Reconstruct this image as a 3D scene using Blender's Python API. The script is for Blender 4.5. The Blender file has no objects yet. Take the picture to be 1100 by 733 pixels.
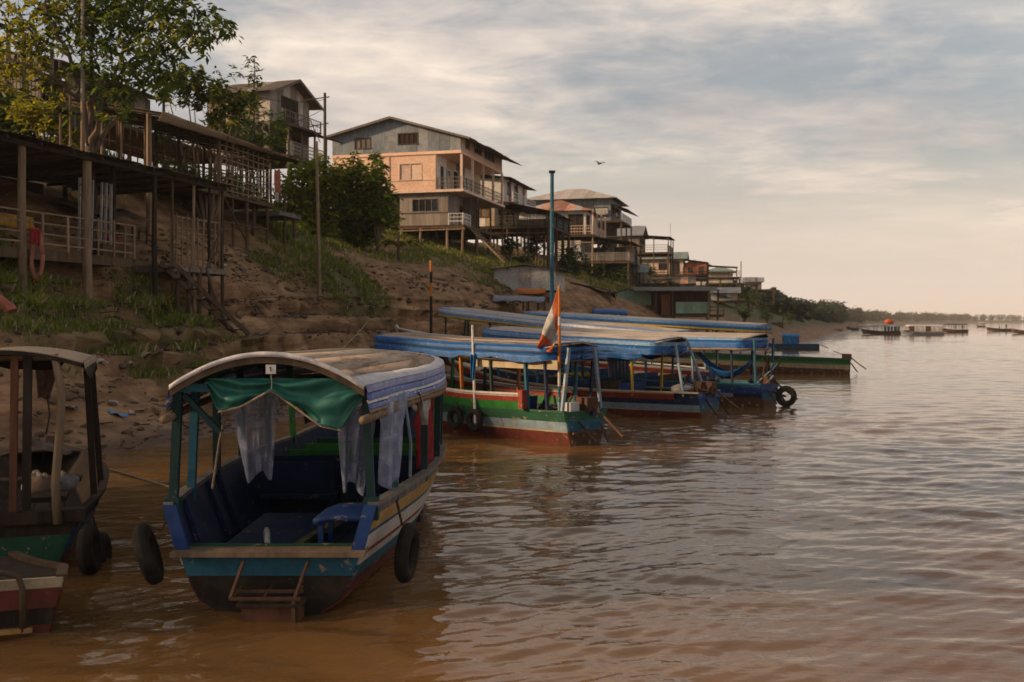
import bpy, bmesh, math, random
import numpy as np
from mathutils import Vector, Matrix, noise as mnoise
random.seed(7); rng = np.random.default_rng(11)
SC = bpy.context.scene
COL = SC.collection
# ------------------------------------------------------------------ camera, sky, sun, exposure
CAMZ, FPX, HOR = 2.9, 1100.0, 345.0          # eye height (m), focal length in photo pixels, horizon row
cam = bpy.data.cameras.new('camera'); camo = bpy.data.objects.new('camera', cam); COL.objects.link(camo)
camo.location = (0, 0, CAMZ); camo.rotation_euler = (math.pi/2, 0, 0)
cam.sensor_width = 36; cam.lens = 36*FPX/1100; cam.shift_y = -(366.5-HOR)/1100
cam.clip_start = 0.2; cam.clip_end = 30000
cam.dof.use_dof = True; cam.dof.focus_distance = 13; cam.dof.aperture_fstop = 2.4
SC.camera = camo
SUN_AZ, SUN_EL = math.radians(-99), math.radians(20)   # azimuth from +Y towards +X (negative: left)
sdir = Vector((math.sin(SUN_AZ)*math.cos(SUN_EL), math.cos(SUN_AZ)*math.cos(SUN_EL), math.sin(SUN_EL)))
sl = bpy.data.lights.new('sun', 'SUN'); sl.energy = 5.0; sl.angle = math.radians(3); sl.color = (1.0, .68, .40)
so = bpy.data.objects.new('sun', sl); COL.objects.link(so); so.rotation_euler = sdir.to_track_quat('Z', 'Y').to_euler()
W = bpy.data.worlds.new('World'); SC.world = W; W.use_nodes = True
def build_sky():
    nt = W.node_tree; N = nt.nodes; L = nt.links; N.clear()
    def n(t, **k):
        x = N.new(t)
        for a, b in k.items(): setattr(x, a, b)
        return x
    def math_(op, a, b=None):
        m = n('ShaderNodeMath', operation=op)
        for i, v in enumerate((a, b)):
            if v is None: continue
            if isinstance(v, (int, float)): m.inputs[i].default_value = v
            else: L.new(v, m.inputs[i])
        return m.outputs[0]
    def ramp(src, stops):
        r = n('ShaderNodeValToRGB'); e = r.color_ramp.elements
        while len(e) < len(stops): e.new(.5)
        for el, (p, c) in zip(e, stops):
            el.position = p; el.color = (*c, 1) if len(c) == 3 else c
        L.new(src, r.inputs[0]); return r.outputs[0]
    def mix(f, a, b):
        m = n('ShaderNodeMix', data_type='RGBA')
        if isinstance(f, float): m.inputs[0].default_value = f
        else: L.new(f, m.inputs[0])
        for s, v in ((6, a), (7, b)):
            if isinstance(v, tuple): m.inputs[s].default_value = (*v, 1)
            else: L.new(v, m.inputs[s])
        return m.outputs[2]
    sky = n('ShaderNodeTexSky', sky_type='NISHITA'); sky.sun_disc = False
    sky.sun_elevation = SUN_EL; sky.sun_rotation = SUN_AZ
    sky.air_density = 1.2; sky.dust_density = 2.5
    tc = n('ShaderNodeTexCoord'); sep = n('ShaderNodeSeparateXYZ'); L.new(tc.outputs['Generated'], sep.inputs[0])
    x, y, z = sep.outputs
    zc = math_('ADD', math_('MAXIMUM', z, 0.0), 0.13)
    cx = math_('DIVIDE', x, zc); cy = math_('DIVIDE', y, zc)
    cb = n('ShaderNodeCombineXYZ'); L.new(cx, cb.inputs[0]); L.new(cy, cb.inputs[1])
    mp = n('ShaderNodeMapping'); L.new(cb.outputs[0], mp.inputs[0])
    mp.inputs['Rotation'].default_value = (0, 0, math.radians(32)); mp.inputs['Scale'].default_value = (.85, 1.1, 1)
    mp.inputs['Location'].default_value = (-.3, 7.75, 0)
    def tex(scale, det, rough, dist=0.0, off=(0, 0, 0)):
        m2 = n('ShaderNodeMapping'); L.new(mp.outputs[0], m2.inputs[0]); m2.inputs['Location'].default_value = off
        t = n('ShaderNodeTexNoise'); t.inputs['Scale'].default_value = scale; t.inputs['Detail'].default_value = det
        t.inputs['Roughness'].default_value = rough; t.inputs['Distortion'].default_value = dist
        L.new(m2.outputs[0], t.inputs[0]); return t.outputs[0]
    big = tex(.55, 4, .5, .3); mid = tex(1.15, 8, .58, .25, (7, 2, 0)); fine = tex(4.5, 6, .6, .4, (1, 9, 0))
    sumn = math_('ADD', math_('ADD', math_('MULTIPLY', big, .5), math_('MULTIPLY', mid, .38)), math_('MULTIPLY', fine, .12))
    cover = ramp(sumn, [(.40, (0, 0, 0)), (.56, (1, 1, 1))])
    shade = math_('ADD', math_('MULTIPLY', tex(.8, 8, .58, .3, (4.3, 5.2, 0)), .75), math_('MULTIPLY', fine, .25))
    ccol = ramp(shade, [(.36, (.30, .29, .305)), (.46, (.43, .395, .385)), (.54, (.62, .54, .475)), (.63, (.92, .77, .62))])
    # clear part between the clouds: the sky texture; all of it softened into warm haze low down
    hz = ramp(z, [(0.0, (1, 1, 1)), (.08, (.86, .86, .86)), (.19, (.30, .30, .30)), (.36, (0, 0, 0))])
    ccol = mix(hz, ccol, (.63, .52, .43))
    b1 = n('ShaderNodeBackground'); b1.inputs[1].default_value = .085; L.new(sky.outputs[0], b1.inputs[0])
    b2 = n('ShaderNodeBackground'); b2.inputs[1].default_value = 1.05; L.new(ccol, b2.inputs[0])
    fac = math_('MAXIMUM', math_('MULTIPLY', cover, .93), hz)
    fac = math_('MAXIMUM', fac, .36)
    ms = n('ShaderNodeMixShader'); L.new(fac, ms.inputs[0]); L.new(b1.outputs[0], ms.inputs[1]); L.new(b2.outputs[0], ms.inputs[2])
    out = n('ShaderNodeOutputWorld'); L.new(ms.outputs[0], out.inputs[0])
build_sky()
vs = SC.view_settings; vs.view_transform = 'Standard'; vs.look = 'None'; vs.gamma = 1; vs.use_curve_mapping = False; vs.exposure = 0.36
SC.cycles.use_denoising = True; SC.cycles.use_adaptive_sampling = True; SC.cycles.adaptive_threshold = .015
SC.cycles.max_bounces = 8; SC.cycles.transparent_max_bounces = 12; SC.cycles.caustics_reflective = False; SC.cycles.caustics_refractive = False
SC.cycles.volume_bounces = 1; SC.cycles.sample_clamp_indirect = 6

# ------------------------------------------------------------------ helpers
def P(px, py, Y): return Vector(((px-550)/FPX*Y, Y, CAMZ+(HOR-py)/FPX*Y))
def clampf(x, a=0., b=1.): return np.minimum(np.maximum(x, a), b)
def sstep(a, b, x): t = clampf((x-a)/(b-a)); return t*t*(3-2*t)
_perm = rng.permutation(512)
def vnoise(x, y, seed=0):
    x = np.asarray(x, float)+seed*17.31; y = np.asarray(y, float)-seed*9.73
    xi = np.floor(x).astype(int); yi = np.floor(y).astype(int); fx = x-xi; fy = y-yi
    fx = fx*fx*(3-2*fx); fy = fy*fy*(3-2*fy)
    h = lambda a, b: _perm[(_perm[a & 511]+b) & 511]/511.0
    a = h(xi, yi); b = h(xi+1, yi); c = h(xi, yi+1); d = h(xi+1, yi+1)
    return (a*(1-fx)+b*fx)*(1-fy)+(c*(1-fx)+d*fx)*fy
def fbm(x, y, oct=4, seed=0):
    s = 0; a = .5; f = 1
    for i in range(oct): s = s+a*vnoise(np.asarray(x)*f, np.asarray(y)*f, seed+i); a *= .5; f *= 2.03
    return s-.5
class MB:
    """collects shapes for ONE mesh object"""
    def __init__(s): s.v = []; s.f = []
    def add(s, vs, fs):
        o = len(s.v); s.v += [tuple(v) for v in vs]; s.f += [tuple(i+o for i in f) for f in fs]; return s
    def box(s, x0, x1, y0, y1, z0, z1):
        return s.add([(x0,y0,z0),(x1,y0,z0),(x1,y1,z0),(x0,y1,z0),(x0,y0,z1),(x1,y0,z1),(x1,y1,z1),(x0,y1,z1)],
                     [(0,3,2,1),(4,5,6,7),(0,1,5,4),(1,2,6,5),(2,3,7,6),(3,0,4,7)])
    def bar(s, a, b, w, h=None, up=(0,0,1)):
        a = Vector(a); b = Vector(b); h = h or w; d = (b-a).normalized(); u = Vector(up)
        if abs(d.dot(u)) > .95: u = Vector((0,1,0))
        r = d.cross(u).normalized()*w/2; q = r.cross(d).normalized()*h/2
        return s.add([a-r-q,a+r-q,a+r+q,a-r+q,b-r-q,b+r-q,b+r+q,b-r+q],
                     [(0,1,2,3),(7,6,5,4),(0,4,5,1),(1,5,6,2),(2,6,7,3),(3,7,4,0)])
    def tube(s, pts, rad, n=8, cap=True):
        pts = [Vector(p) for p in pts]; m = len(pts)
        if isinstance(rad, (int, float)): rad = [rad]*m
        o = len(s.v); up = Vector((.13,.21,1)).normalized()
        for i, p in enumerate(pts):
            d = (pts[min(i+1,m-1)]-pts[max(i-1,0)])
            d = d.normalized() if d.length > 1e-9 else Vector((0,0,1))
            u = up if abs(d.dot(up)) < .9 else Vector((1,.1,0))
            a = d.cross(u).normalized(); b = d.cross(a)
            for k in range(n):
                t = 2*math.pi*k/n; s.v.append(tuple(p+(a*math.cos(t)+b*math.sin(t))*rad[i]))
        for i in range(m-1):
            for k in range(n):
                k2 = (k+1) % n; s.f.append((o+i*n+k, o+(i+1)*n+k, o+(i+1)*n+k2, o+i*n+k2))
        if cap: s.f.append(tuple(o+k for k in range(n))); s.f.append(tuple(o+(m-1)*n+k for k in reversed(range(n))))
        return s
    def grid(s, fn, nu, nv, closed=False):
        o = len(s.v)
        for i in range(nu+1):
            for j in range(nv+1): s.v.append(tuple(fn(i/nu, j/nv)))
        for i in range(nu):
            for j in range(nv):
                a = o+i*(nv+1)+j; s.f.append((a, a+nv+1, a+nv+2, a+1))
        return s
    def slab(s, fn, nu, nv, t):
        """closed sheet: fn(u,v) surface, second side offset by vector t"""
        o = len(s.v); t = Vector(t)
        s.grid(fn, nu, nv); n = (nu+1)*(nv+1)
        for i in range(n): s.v.append(tuple(Vector(s.v[o+i])+t))
        for i in range(nu):
            for j in range(nv):
                a = o+n+i*(nv+1)+j; s.f.append((a, a+1, a+nv+2, a+nv+1))
        for i in range(nu):
            for a, b in ((o+i*(nv+1), o+(i+1)*(nv+1)), (o+(i+1)*(nv+1)+nv, o+i*(nv+1)+nv)): s.f.append((b, a, a+n, b+n))
        for j in range(nv):
            for a, b in ((o+j+1, o+j), (o+nu*(nv+1)+j, o+nu*(nv+1)+j+1)): s.f.append((b, a, a+n, b+n))
        return s
    def mesh(s, name, mat, smooth=False):
        me = bpy.data.meshes.new(name); me.from_pydata(s.v, [], s.f)
        if mat is not None: me.materials.append(mat)
        if smooth: me.polygons.foreach_set('use_smooth', [True]*len(me.polygons))
        me.update(); return me
    def build(s, name, mat, parent=None, smooth=False, loc=None):
        return put(name, s.mesh(name, mat, smooth), parent, loc)
def put(name, me, parent=None, loc=None, rot=None, sc=None):
    o = bpy.data.objects.new(name, me); COL.objects.link(o)
    if parent is not None: o.parent = parent
    if loc is not None: o.location = loc
    if rot is not None: o.rotation_euler = rot
    if sc is not None: o.scale = sc
    return o
def tag(o, label, cat, group=None, kind=None):
    if label: o['label'] = label
    if cat: o['category'] = cat
    if group: o['group'] = group
    if kind: o['kind'] = kind
    return o
def thing(name, label, cat, loc=(0,0,0), rz=0, group=None, rot=None):
    o = put(name, None, None, loc, rot or (0,0,rz)); return tag(o, label, cat, group)
def copy_tree(o, parent=None):
    c = o.copy(); COL.objects.link(c); c.parent = parent
    for ch in o.children: copy_tree(ch, c)
    return c
# ------------------------------------------------------------------ materials
def mat(name, col, col2=None, scale=3., rough=.75, bump=.0, metal=0., stretch=(1,1,1), wear=None, wearamt=.0, spec=.12, rnd=.12, alpha=1., trans=0., stripes=None, coord='Object', bscale=None, grime=.8):
    m = bpy.data.materials.new(name); m.use_nodes = True; nt = m.node_tree; N = nt.nodes; L = nt.links
    b = N['Principled BSDF']; b.inputs['Roughness'].default_value = rough; b.inputs['Metallic'].default_value = metal
    b.inputs['Specular IOR Level'].default_value = spec
    tc = N.new('ShaderNodeTexCoord'); oi = N.new('ShaderNodeObjectInfo')
    mp = N.new('ShaderNodeMapping'); mp.inputs['Scale'].default_value = stretch
    L.new(tc.outputs[coord], mp.inputs[0])
    ad = N.new('ShaderNodeVectorMath'); ad.operation = 'ADD'; L.new(mp.outputs[0], ad.inputs[0])
    sc_ = N.new('ShaderNodeMath'); sc_.operation = 'MULTIPLY'; sc_.inputs[1].default_value = 37; L.new(oi.outputs['Random'], sc_.inputs[0]); L.new(sc_.outputs[0], ad.inputs[1])
    def nz(s, d=5, r=.6):
        t = N.new('ShaderNodeTexNoise'); t.inputs['Scale'].default_value = s; t.inputs['Detail'].default_value = d; t.inputs['Roughness'].default_value = r
        L.new(ad.outputs[0], t.inputs[0]); return t.outputs[0]
    def mixc(f, a, c, blend='MIX'):
        x = N.new('ShaderNodeMix'); x.data_type = 'RGBA'; x.blend_type = blend
        if isinstance(f, float): x.inputs[0].default_value = f
        else: L.new(f, x.inputs[0])
        for s, v in ((6, a), (7, c)):
            if isinstance(v, tuple): x.inputs[s].default_value = (*v, 1)
            else: L.new(v, x.inputs[s])
        return x.outputs[2]
    def rampf(src, a, c):
        r = N.new('ShaderNodeMapRange'); r.inputs[1].default_value = a; r.inputs[2].default_value = c; L.new(src, r.inputs[0]); return r.outputs[0]
    col2 = col2 or tuple(c*.55 for c in col)
    n1 = nz(scale)
    c = mixc(rampf(n1, .3, .7), col, col2)
    if wear: c = mixc(rampf(nz(scale*2.3, 8, .72), .66-wearamt, .70-wearamt), c, wear)
    g_ = N.new('ShaderNodeMapRange'); g_.inputs[1].default_value = .3; g_.inputs[2].default_value = .62; g_.inputs[3].default_value = .62; g_.inputs[4].default_value = 1.08; L.new(nz(scale*.8+7, 7, .7), g_.inputs[0]); c = mixc(grime, c, g_.outputs[0], 'MULTIPLY')
    # object to object difference
    hv = N.new('ShaderNodeHueSaturation'); r = N.new('ShaderNodeMapRange'); r.inputs[3].default_value = 1-rnd*1.6; r.inputs[4].default_value = 1+rnd*1.2
    L.new(oi.outputs['Random'], r.inputs[0]); L.new(r.outputs[0], hv.inputs['Value']); L.new(c, hv.inputs['Color'])
    L.new(hv.outputs[0], b.inputs['Base Color'])
    rr = N.new('ShaderNodeMapRange'); rr.inputs[3].default_value = max(rough-.12, .02); rr.inputs[4].default_value = min(rough+.15, 1); L.new(n1, rr.inputs[0]); L.new(rr.outputs[0], b.inputs['Roughness'])
    if bump:
        bp = N.new('ShaderNodeBump'); bp.inputs['Strength'].default_value = min(bump, 1); bp.inputs['Distance'].default_value = .02
        L.new(nz(bscale or scale*4, 6, .65), bp.inputs['Height']); L.new(bp.outputs[0], b.inputs['Normal'])
    if trans:
        tr = N.new('ShaderNodeBsdfTranslucent'); L.new(hv.outputs[0], tr.inputs[0]); mx = N.new('ShaderNodeMixShader'); mx.inputs[0].default_value = trans
        L.new(b.outputs[0], mx.inputs[1]); L.new(tr.outputs[0], mx.inputs[2]); L.new(mx.outputs[0], N['Material Output'].inputs[0])
    if alpha < 1: b.inputs['Alpha'].default_value = alpha
    return m
WOODC = (.20, .135, .085)
M = {}
def defmats():
    S = (1, 1, .18)
    M['wood'] = mat('weathered_wood', (.115,.078,.050), (.055,.038,.026), 4, .85, .4, stretch=S)
    M['wood_pale'] = mat('pale_wood', (.26,.185,.12), (.145,.10,.066), 4, .8, .4, stretch=S)
    M['wood_dark'] = mat('dark_wood', (.048,.034,.024), (.024,.017,.013), 4, .85, .4, stretch=S)
    M['wood_grey'] = mat('grey_wood', (.20,.175,.15), (.105,.09,.075), 4, .85, .4, stretch=S)
    M['wood_red'] = mat('red_brown_wood', (.14,.062,.035), (.08,.036,.022), 4, .8, .4, stretch=S)
    M['plank_grey'] = mat('grey_plank', (.27,.235,.195), (.15,.125,.10), 3, .85, .4, stretch=(1,1,.1))
    M['tin'] = mat('galvanised_sheet', (.27,.285,.30), (.16,.165,.17), 2.5, .55, .2, .25, wear=(.16,.085,.05), wearamt=.06)
    M['tin_blue'] = mat('blue_grey_sheet', (.215,.245,.275), (.13,.145,.16), 2.2, .6, .2, .15, stretch=(1,1,.35), wear=(.13,.08,.055), wearamt=.03)
    M['tin_dark'] = mat('dark_sheet', (.075,.062,.052), (.035,.03,.026), 2.5, .6, .3, .1, wear=(.10,.055,.033), wearamt=.1)
    M['tin_brown'] = mat('brown_sheet', (.20,.155,.115), (.11,.08,.058), 2.5, .65, .2, .1, wear=(.14,.07,.04), wearamt=.1)
    M['tin_rust'] = mat('rust_sheet', (.37,.155,.085), (.24,.10,.055), 1.6, .7, .2, 0, wear=(.40,.34,.29), wearamt=.12, rnd=.3)
    M['tin_pale'] = mat('pale_sheet', (.42,.38,.34), (.28,.25,.22), 2, .6, .2, .1, wear=(.24,.13,.08), wearamt=.08)
    M['tin_green'] = mat('green_grey_sheet', (.20,.25,.23), (.14,.165,.155), 2, .6, .2, .1)
    M['tin_white'] = mat('dull_white_sheet', (.47,.46,.44), (.30,.28,.26), 1.6, .6, .2, .1, wear=(.17,.10,.07), wearamt=.07)
    M['peach'] = mat('peach_wall', (.74,.50,.365), (.64,.41,.29), 1.5, .85, .1, wear=(.36,.24,.17), wearamt=.02)
    M['peach_pale'] = mat('pale_peach_trim', (.70,.52,.41), (.56,.41,.31), 2, .8, .1)
    M['white'] = mat('white_paint', (.68,.65,.61), (.52,.49,.45), 2.5, .75, .1, wear=(.3,.23,.18), wearamt=.05)
    M['cream'] = mat('cream_paint', (.50,.40,.28), (.36,.28,.19), 2.5, .8, .1, wear=(.25,.17,.11), wearamt=.06)
    M['mint'] = mat('mint_paint', (.25,.38,.27), (.19,.29,.21), 2, .75, .1, wear=(.20,.15,.10), wearamt=.07)
    M['teal_wall'] = mat('teal_paint', (.12,.25,.25), None, 2, .75, .1, wear=(.2,.15,.1), wearamt=.05)
    M['pinkred'] = mat('brick_red_paint', (.34,.12,.085), None, 2, .8, .1)
    M['glass'] = mat('dark_pane', (.02,.02,.022), None, 3, .12, 0, spec=.6)
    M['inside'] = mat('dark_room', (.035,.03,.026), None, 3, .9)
    M['rubber'] = mat('tyre_rubber', (.014,.013,.012), (.032,.028,.024), 6, .85, .3)
    M['iron'] = mat('rusty_iron', (.06,.04,.03), (.12,.06,.035), 8, .7, .3, .4)
    M['rope'] = mat('rope', (.38,.29,.19), None, 20, .9, .3)
    M['rope_dark'] = mat('dark_rope', (.08,.06,.045), None, 20, .9, .3)
    PW = (.26,.19,.13)
    def paint(k, c, w=.06, c2=None, rough=.6):
        c = tuple(x*.82 for x in c); M[k] = mat(k+'_boat_paint', c, c2 or tuple(x*.68 for x in c), 2.6, rough, .25, stretch=(1,1,1), wear=PW, wearamt=w, rnd=.05, spec=.22)
    paint('p_blue', (.020,.065,.23)); paint('p_teal', (.022,.125,.19)); paint('p_dkteal', (.010,.046,.048), .03)
    paint('p_sky', (.26,.36,.44), .09); paint('p_white', (.58,.54,.50), .07, (.42,.38,.34)); paint('p_red', (.30,.045,.03), .05)
    paint('p_dkred', (.17,.036,.024), .06, (.075,.022,.016)); paint('p_green', (.03,.20,.035), .03); paint('p_dkgreen', (.022,.105,.055), .06)
    paint('p_ochre', (.50,.295,.095), .07); paint('p_greyblue', (.15,.175,.215), .13); paint('p_cream', (.50,.40,.26), .07)
    paint('p_yellow', (.60,.40,.04), .04); paint('p_orange', (.55,.18,.03), .06); paint('p_brown', (.12,.06,.035), .1); paint('p_navy', (.016,.030,.075), .05); paint('p_inner_shade', (.012,.030,.095), .04)  # the inner blue carries the boat's deep interior shade in its colour
    paint('p_olive', (.17,.16,.05), .08)
    M['roofboard'] = mat('weathered_roof_board', (.40,.315,.24), (.27,.205,.15), 2.2, .85, .3, stretch=(1,.12,1), wear=(.20,.145,.10), wearamt=.12)
    M['roofpale'] = mat('pale_roof_board', (.46,.40,.34), (.33,.28,.235), 2.2, .8, .2, stretch=(1,.15,1), wear=(.25,.2,.15), wearamt=.1)
    def cloth(k, c, c2=None, t=.25, rough=.7, spec=.3, w=None, wa=0.): M[k] = mat(k, c, c2, 5, rough, .25, trans=t, spec=spec, wear=w, wearamt=wa, rnd=.05)
    cloth('tarp_blue', (.016,.115,.33), (.012,.08,.25), .1, .5, .25, (.25,.33,.42), .05); cloth('tarp_lav', (.30,.31,.46), (.20,.21,.40), .1, .55, .25, (.45,.42,.42), .05); cloth('tarp_ltblue', (.17,.30,.45), (.09,.20,.38), .1, .5, .25, (.42,.42,.42), .08)
    cloth('tarp_white', (.60,.57,.57), (.47,.45,.47), .1, .55, .4, (.35,.30,.28), .05); cloth('tarp_bluewhite', (.055,.10,.34), (.10,.15,.38), .1, .5, .4, (.45,.46,.52), .08)
    cloth('tarp_green', (.018,.135,.105), (.03,.19,.15), .35, .45, .45); cloth('tarp_cyan', (.03,.25,.55), None, .2, .6)
    cloth('cloth_red', (.36,.03,.035), (.20,.015,.02), .2, .85); cloth('cloth_white', (.55,.52,.48), None, .3, .85)
    cloth('cloth_orange', (.66,.16,.04), (.5,.1,.03), .3, .8); cloth('cloth_yellow', (.55,.29,.04), None, .3, .8); cloth('cloth_lilac', (.30,.26,.38), None, .2, .8)
    cloth('cloth_brown', (.22,.15,.11), None, .2, .85); cloth('cloth_salmon', (.48,.16,.11), None, .2, .85); cloth('cloth_grey', (.25,.24,.24), None, .2, .85)
    cloth('cloth_navy', (.05,.06,.10), None, .1, .85); cloth('tarp_tan', (.44,.33,.22), (.33,.24,.155), .25, .7); cloth('tarp_greyblue', (.22,.25,.32), (.16,.17,.2), .1, .6, .3, (.3,.22,.16), .1)
    M['skin'] = mat('skin', (.20,.11,.07), None, 4, .6)
    M['hair'] = mat('hair', (.012,.010,.009), None, 4, .6)
    m = mat('clear_plastic', (.46,.50,.66), (.26,.32,.52), 4, .22, .35, spec=.5, rnd=.02, bscale=4, grime=0.); M['plastic'] = m
    nt = m.node_tree; pb = nt.nodes['Principled BSDF']; tb = nt.nodes.new('ShaderNodeBsdfTransparent'); tb.inputs[0].default_value = (.86,.85,.85,1); mx = nt.nodes.new('ShaderNodeMixShader'); mx.inputs[0].default_value = .30
    pn = nt.nodes.new('ShaderNodeTexNoise'); pn.inputs['Scale'].default_value = 5; pn.inputs['Detail'].default_value = 6; pn.inputs['Distortion'].default_value = 1.2; pr = nt.nodes.new('ShaderNodeMapRange'); pr.inputs[1].default_value = .42; pr.inputs[2].default_value = .62; pr.inputs[3].default_value = .22; pr.inputs[4].default_value = .42; pc = nt.nodes.new('ShaderNodeTexCoord'); nt.links.new(pc.outputs['Object'], pn.inputs[0]); nt.links.new(pn.outputs[0], pr.inputs[0]); nt.links.new(pr.outputs[0], mx.inputs[0])
    nt.links.new(tb.outputs[0], mx.inputs[1]); nt.links.new(pb.outputs[0], mx.inputs[2]); nt.links.new(mx.outputs[0], nt.nodes['Material Output'].inputs[0])
    M['leaf'] = mat('leaf_mid', (.13,.175,.028), (.075,.115,.02), 1.2, .5, trans=.5, rnd=.1)
    M['leaf_sunlit'] = mat('leaf_mid_sunlit', (.29,.35,.04), (.18,.24,.028), 1.0, .5, trans=.5, rnd=.1)  # sunlight put into the leaf colour for bushes standing in shadow
    M['leaf_y'] = mat('leaf_yellow_green', (.36,.31,.025), (.20,.20,.02), 1.0, .5, trans=.5, rnd=.1)
    M['leaf_d'] = mat('leaf_dark', (.032,.058,.014), (.018,.036,.01), 1.2, .5, trans=.3, rnd=.1)
    M['leaf_far'] = mat('leaf_far', (.040,.060,.024), (.024,.040,.018), .05, .7, trans=.2, rnd=.1)
    M['grass'] = mat('grass_blades', (.18,.215,.036), (.105,.125,.027), .5, .6, trans=.35, rnd=0)
    M['bark'] = mat('bark', (.15,.11,.08), (.08,.06,.045), 6, .9, .5, stretch=(1,1,.3))
    M['tar'] = mat('black_plank', (.016,.013,.011), (.035,.026,.02), 3, .7, .4, wear=(.10,.05,.03), wearamt=.04)  # near-black planks low on the stern
    M['stone'] = mat('clods', (.14,.098,.066), (.075,.052,.036), 2, .95, .3)
defmats()
# ------------------------------------------------------------------ the setting: river bank and river
SHY = np.array([-30,0,10,18,20,21,24,29,40,50,60,75,106,150,220,290,420,600,1000,1500,2000,2600,4000.])
SHX = np.array([-80,-45,-28,-17,-12.0,-9.6,-8.0,-6.8,-4.5,-2,3.2,11,28,46,70,96,142,200,380,700,1130,1800,3600.])
def shoreX(Y):
    Y = np.asarray(Y, float)
    s = sum(np.interp(Y*(1+k), SHY, SHX) for k in (-.03,-.015,0,.015,.03))/5
    return s+(fbm(Y*.45, Y*0+3.3, 3, 5))*np.minimum(1.6, .4+Y*.01)
PN = np.array([[-60,-5],[-12,-2.4],[-3,-.7],[0,0],[1,.2],[2,.5],[3.2,1.25],[4.2,1.95],[5.5,2.85],[7,3.6],[9.5,5.5],[13.5,7.0],[20,8.5],[28,11.6],[40,12.6],[90,14],[400,16]])
PL = np.array([[-60,-5],[-12,-2.4],[-3,-.7],[0,0],[1,.2],[2,.5],[3.2,1.2],[4.2,1.85],[5.5,2.8],[7,3.6],[9.5,5.6],[12,7.3],[15,9.6],[18,11.0],[22,12],[30,13.4],[90,15],[400,17]])
PF = np.array([[-60,-5],[-12,-2.4],[-3,-.7],[0,0],[3,.8],[10,3.5],[14,4.9],[18,6.7],[24,8.9],[32,11.2],[60,13],[120,13.5],[400,14]])
PB = np.array([[-60,-5],[-12,-2],[-3,-.6],[0,0],[4,1],[12,2.5],[30,3.2],[60,3.6],[400,5]])
def ground_z(X, Y, detail=True):
    X = np.asarray(X, float); Y = np.asarray(Y, float)
    u = shoreX(Y)-X
    zn = np.interp(u, PN[:,0], PN[:,1]); zf = np.interp(u, PF[:,0], PF[:,1]); zb = np.interp(u, PB[:,0], PB[:,1])
    w = sstep(50, 64, Y); zl = np.interp(u, PL[:,0], PL[:,1]); zn = zl*(1-w)+zn*w
    w = sstep(82, 104, Y); z = zn*(1-w)+zf*w; w2 = sstep(230, 420, Y); z = z*(1-w2)+zb*w2
    inl = sstep(-.2, 3, u)
    z = z+inl*(fbm(X*.22, Y*.22, 3, 2)*1.1*np.minimum(1, .4+u*.05))
    # eroded ledges on the lower bank
    h = .62+.2*vnoise(X*.07, Y*.07, 9); ph = z/h+1.1*fbm(X*.16, Y*.16, 3, 21); fl = np.floor(ph); fr = ph-fl
    st = (fl+sstep(.74, .97, fr))*h-1.1*fbm(X*.16, Y*.16, 3, 21)*h
    k = inl*(1-sstep(3.2, 5.2, z))*sstep(24, 30, Y)*(1-sstep(66, 84, Y))*.93*sstep(.3,.55,vnoise(X*.11,Y*.11,31)+.32)
    z = z*(1-k)+st*k
    if detail: z = z+inl*(fbm(X*1.1, Y*1.1, 4, 40)*.30+fbm(X*3.7, Y*3.7, 3, 44)*.14)*(1-.6*w2)*(1-.6*k)
    return z
def gz(X, Y): return float(ground_z(np.array([X]), np.array([Y]))[0])
def hit(px, py, y0=16, y1=300):
    """where the photo's ray first meets the bank"""
    Ys = np.exp(np.linspace(math.log(y0), math.log(y1), 1500)); X = (px-550)/FPX*Ys; Z = CAMZ+(HOR-py)/FPX*Ys
    g = np.maximum(ground_z(X, Ys), 0); i = np.argmax(Z < g)
    if not (Z < g).any(): i = len(Ys)-1
    return Vector((X[i], Ys[i], g[i]))
def np_mesh(name, V, F, m, smooth=True):
    V = np.asarray(V, np.float32); F = np.asarray(F, np.int32); k = F.shape[1]
    me = bpy.data.meshes.new(name); me.vertices.add(len(V)); me.vertices.foreach_set('co', V.ravel())
    me.loops.add(F.size); me.loops.foreach_set('vertex_index', F.ravel()); me.polygons.add(len(F))
    me.polygons.foreach_set('loop_start', np.arange(0, F.size, k, dtype=np.int32)); me.polygons.foreach_set('loop_total', np.full(len(F), k, np.int32))
    if smooth: me.polygons.foreach_set('use_smooth', np.ones(len(F), bool))
    me.update(calc_edges=True); me.materials.append(m); return me
def gridF(nr, nc):
    i, j = np.meshgrid(np.arange(nr-1), np.arange(nc-1), indexing='ij'); a = i*nc+j
    return np.stack([a, a+1, a+nc+1, a+nc], -1).reshape(-1, 4)
# --- where grass grows (centre X, Y, radius x, radius y, strength), read off the photograph
GR = []
for px, py, rx, ry, s in [(30,318,3.0,2.0,1.),(70,345,2.2,1.6,.8),(180,345,2.0,2.0,1.1),(120,365,2.2,1.4,.8),(110,335,2,1.5,.6),(200,375,1.4,1.4,.7),(10,345,1.5,1.5,.7),(40,365,1.6,1.2,.5),
    (335,270,2.3,4,1.),(365,292,2.4,3.5,1.),(395,315,1.8,2.6,1.),(320,255,2.2,5,.9),(255,345,1.4,1.4,.25),(300,330,2,2,.25),
    (445,264,2,4,.8),(485,276,2.2,4,.85),(518,290,2.4,4,.7),(420,250,3,5,.8),(530,305,3,4,.5),(290,285,1.6,2.6,.6),(210,365,1.2,1.2,.45),(265,378,1.0,1.0,.5),(460,315,3,3,.2)]:
    p = hit(px, py); GR.append((p.x, p.y, rx, ry, s))
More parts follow.
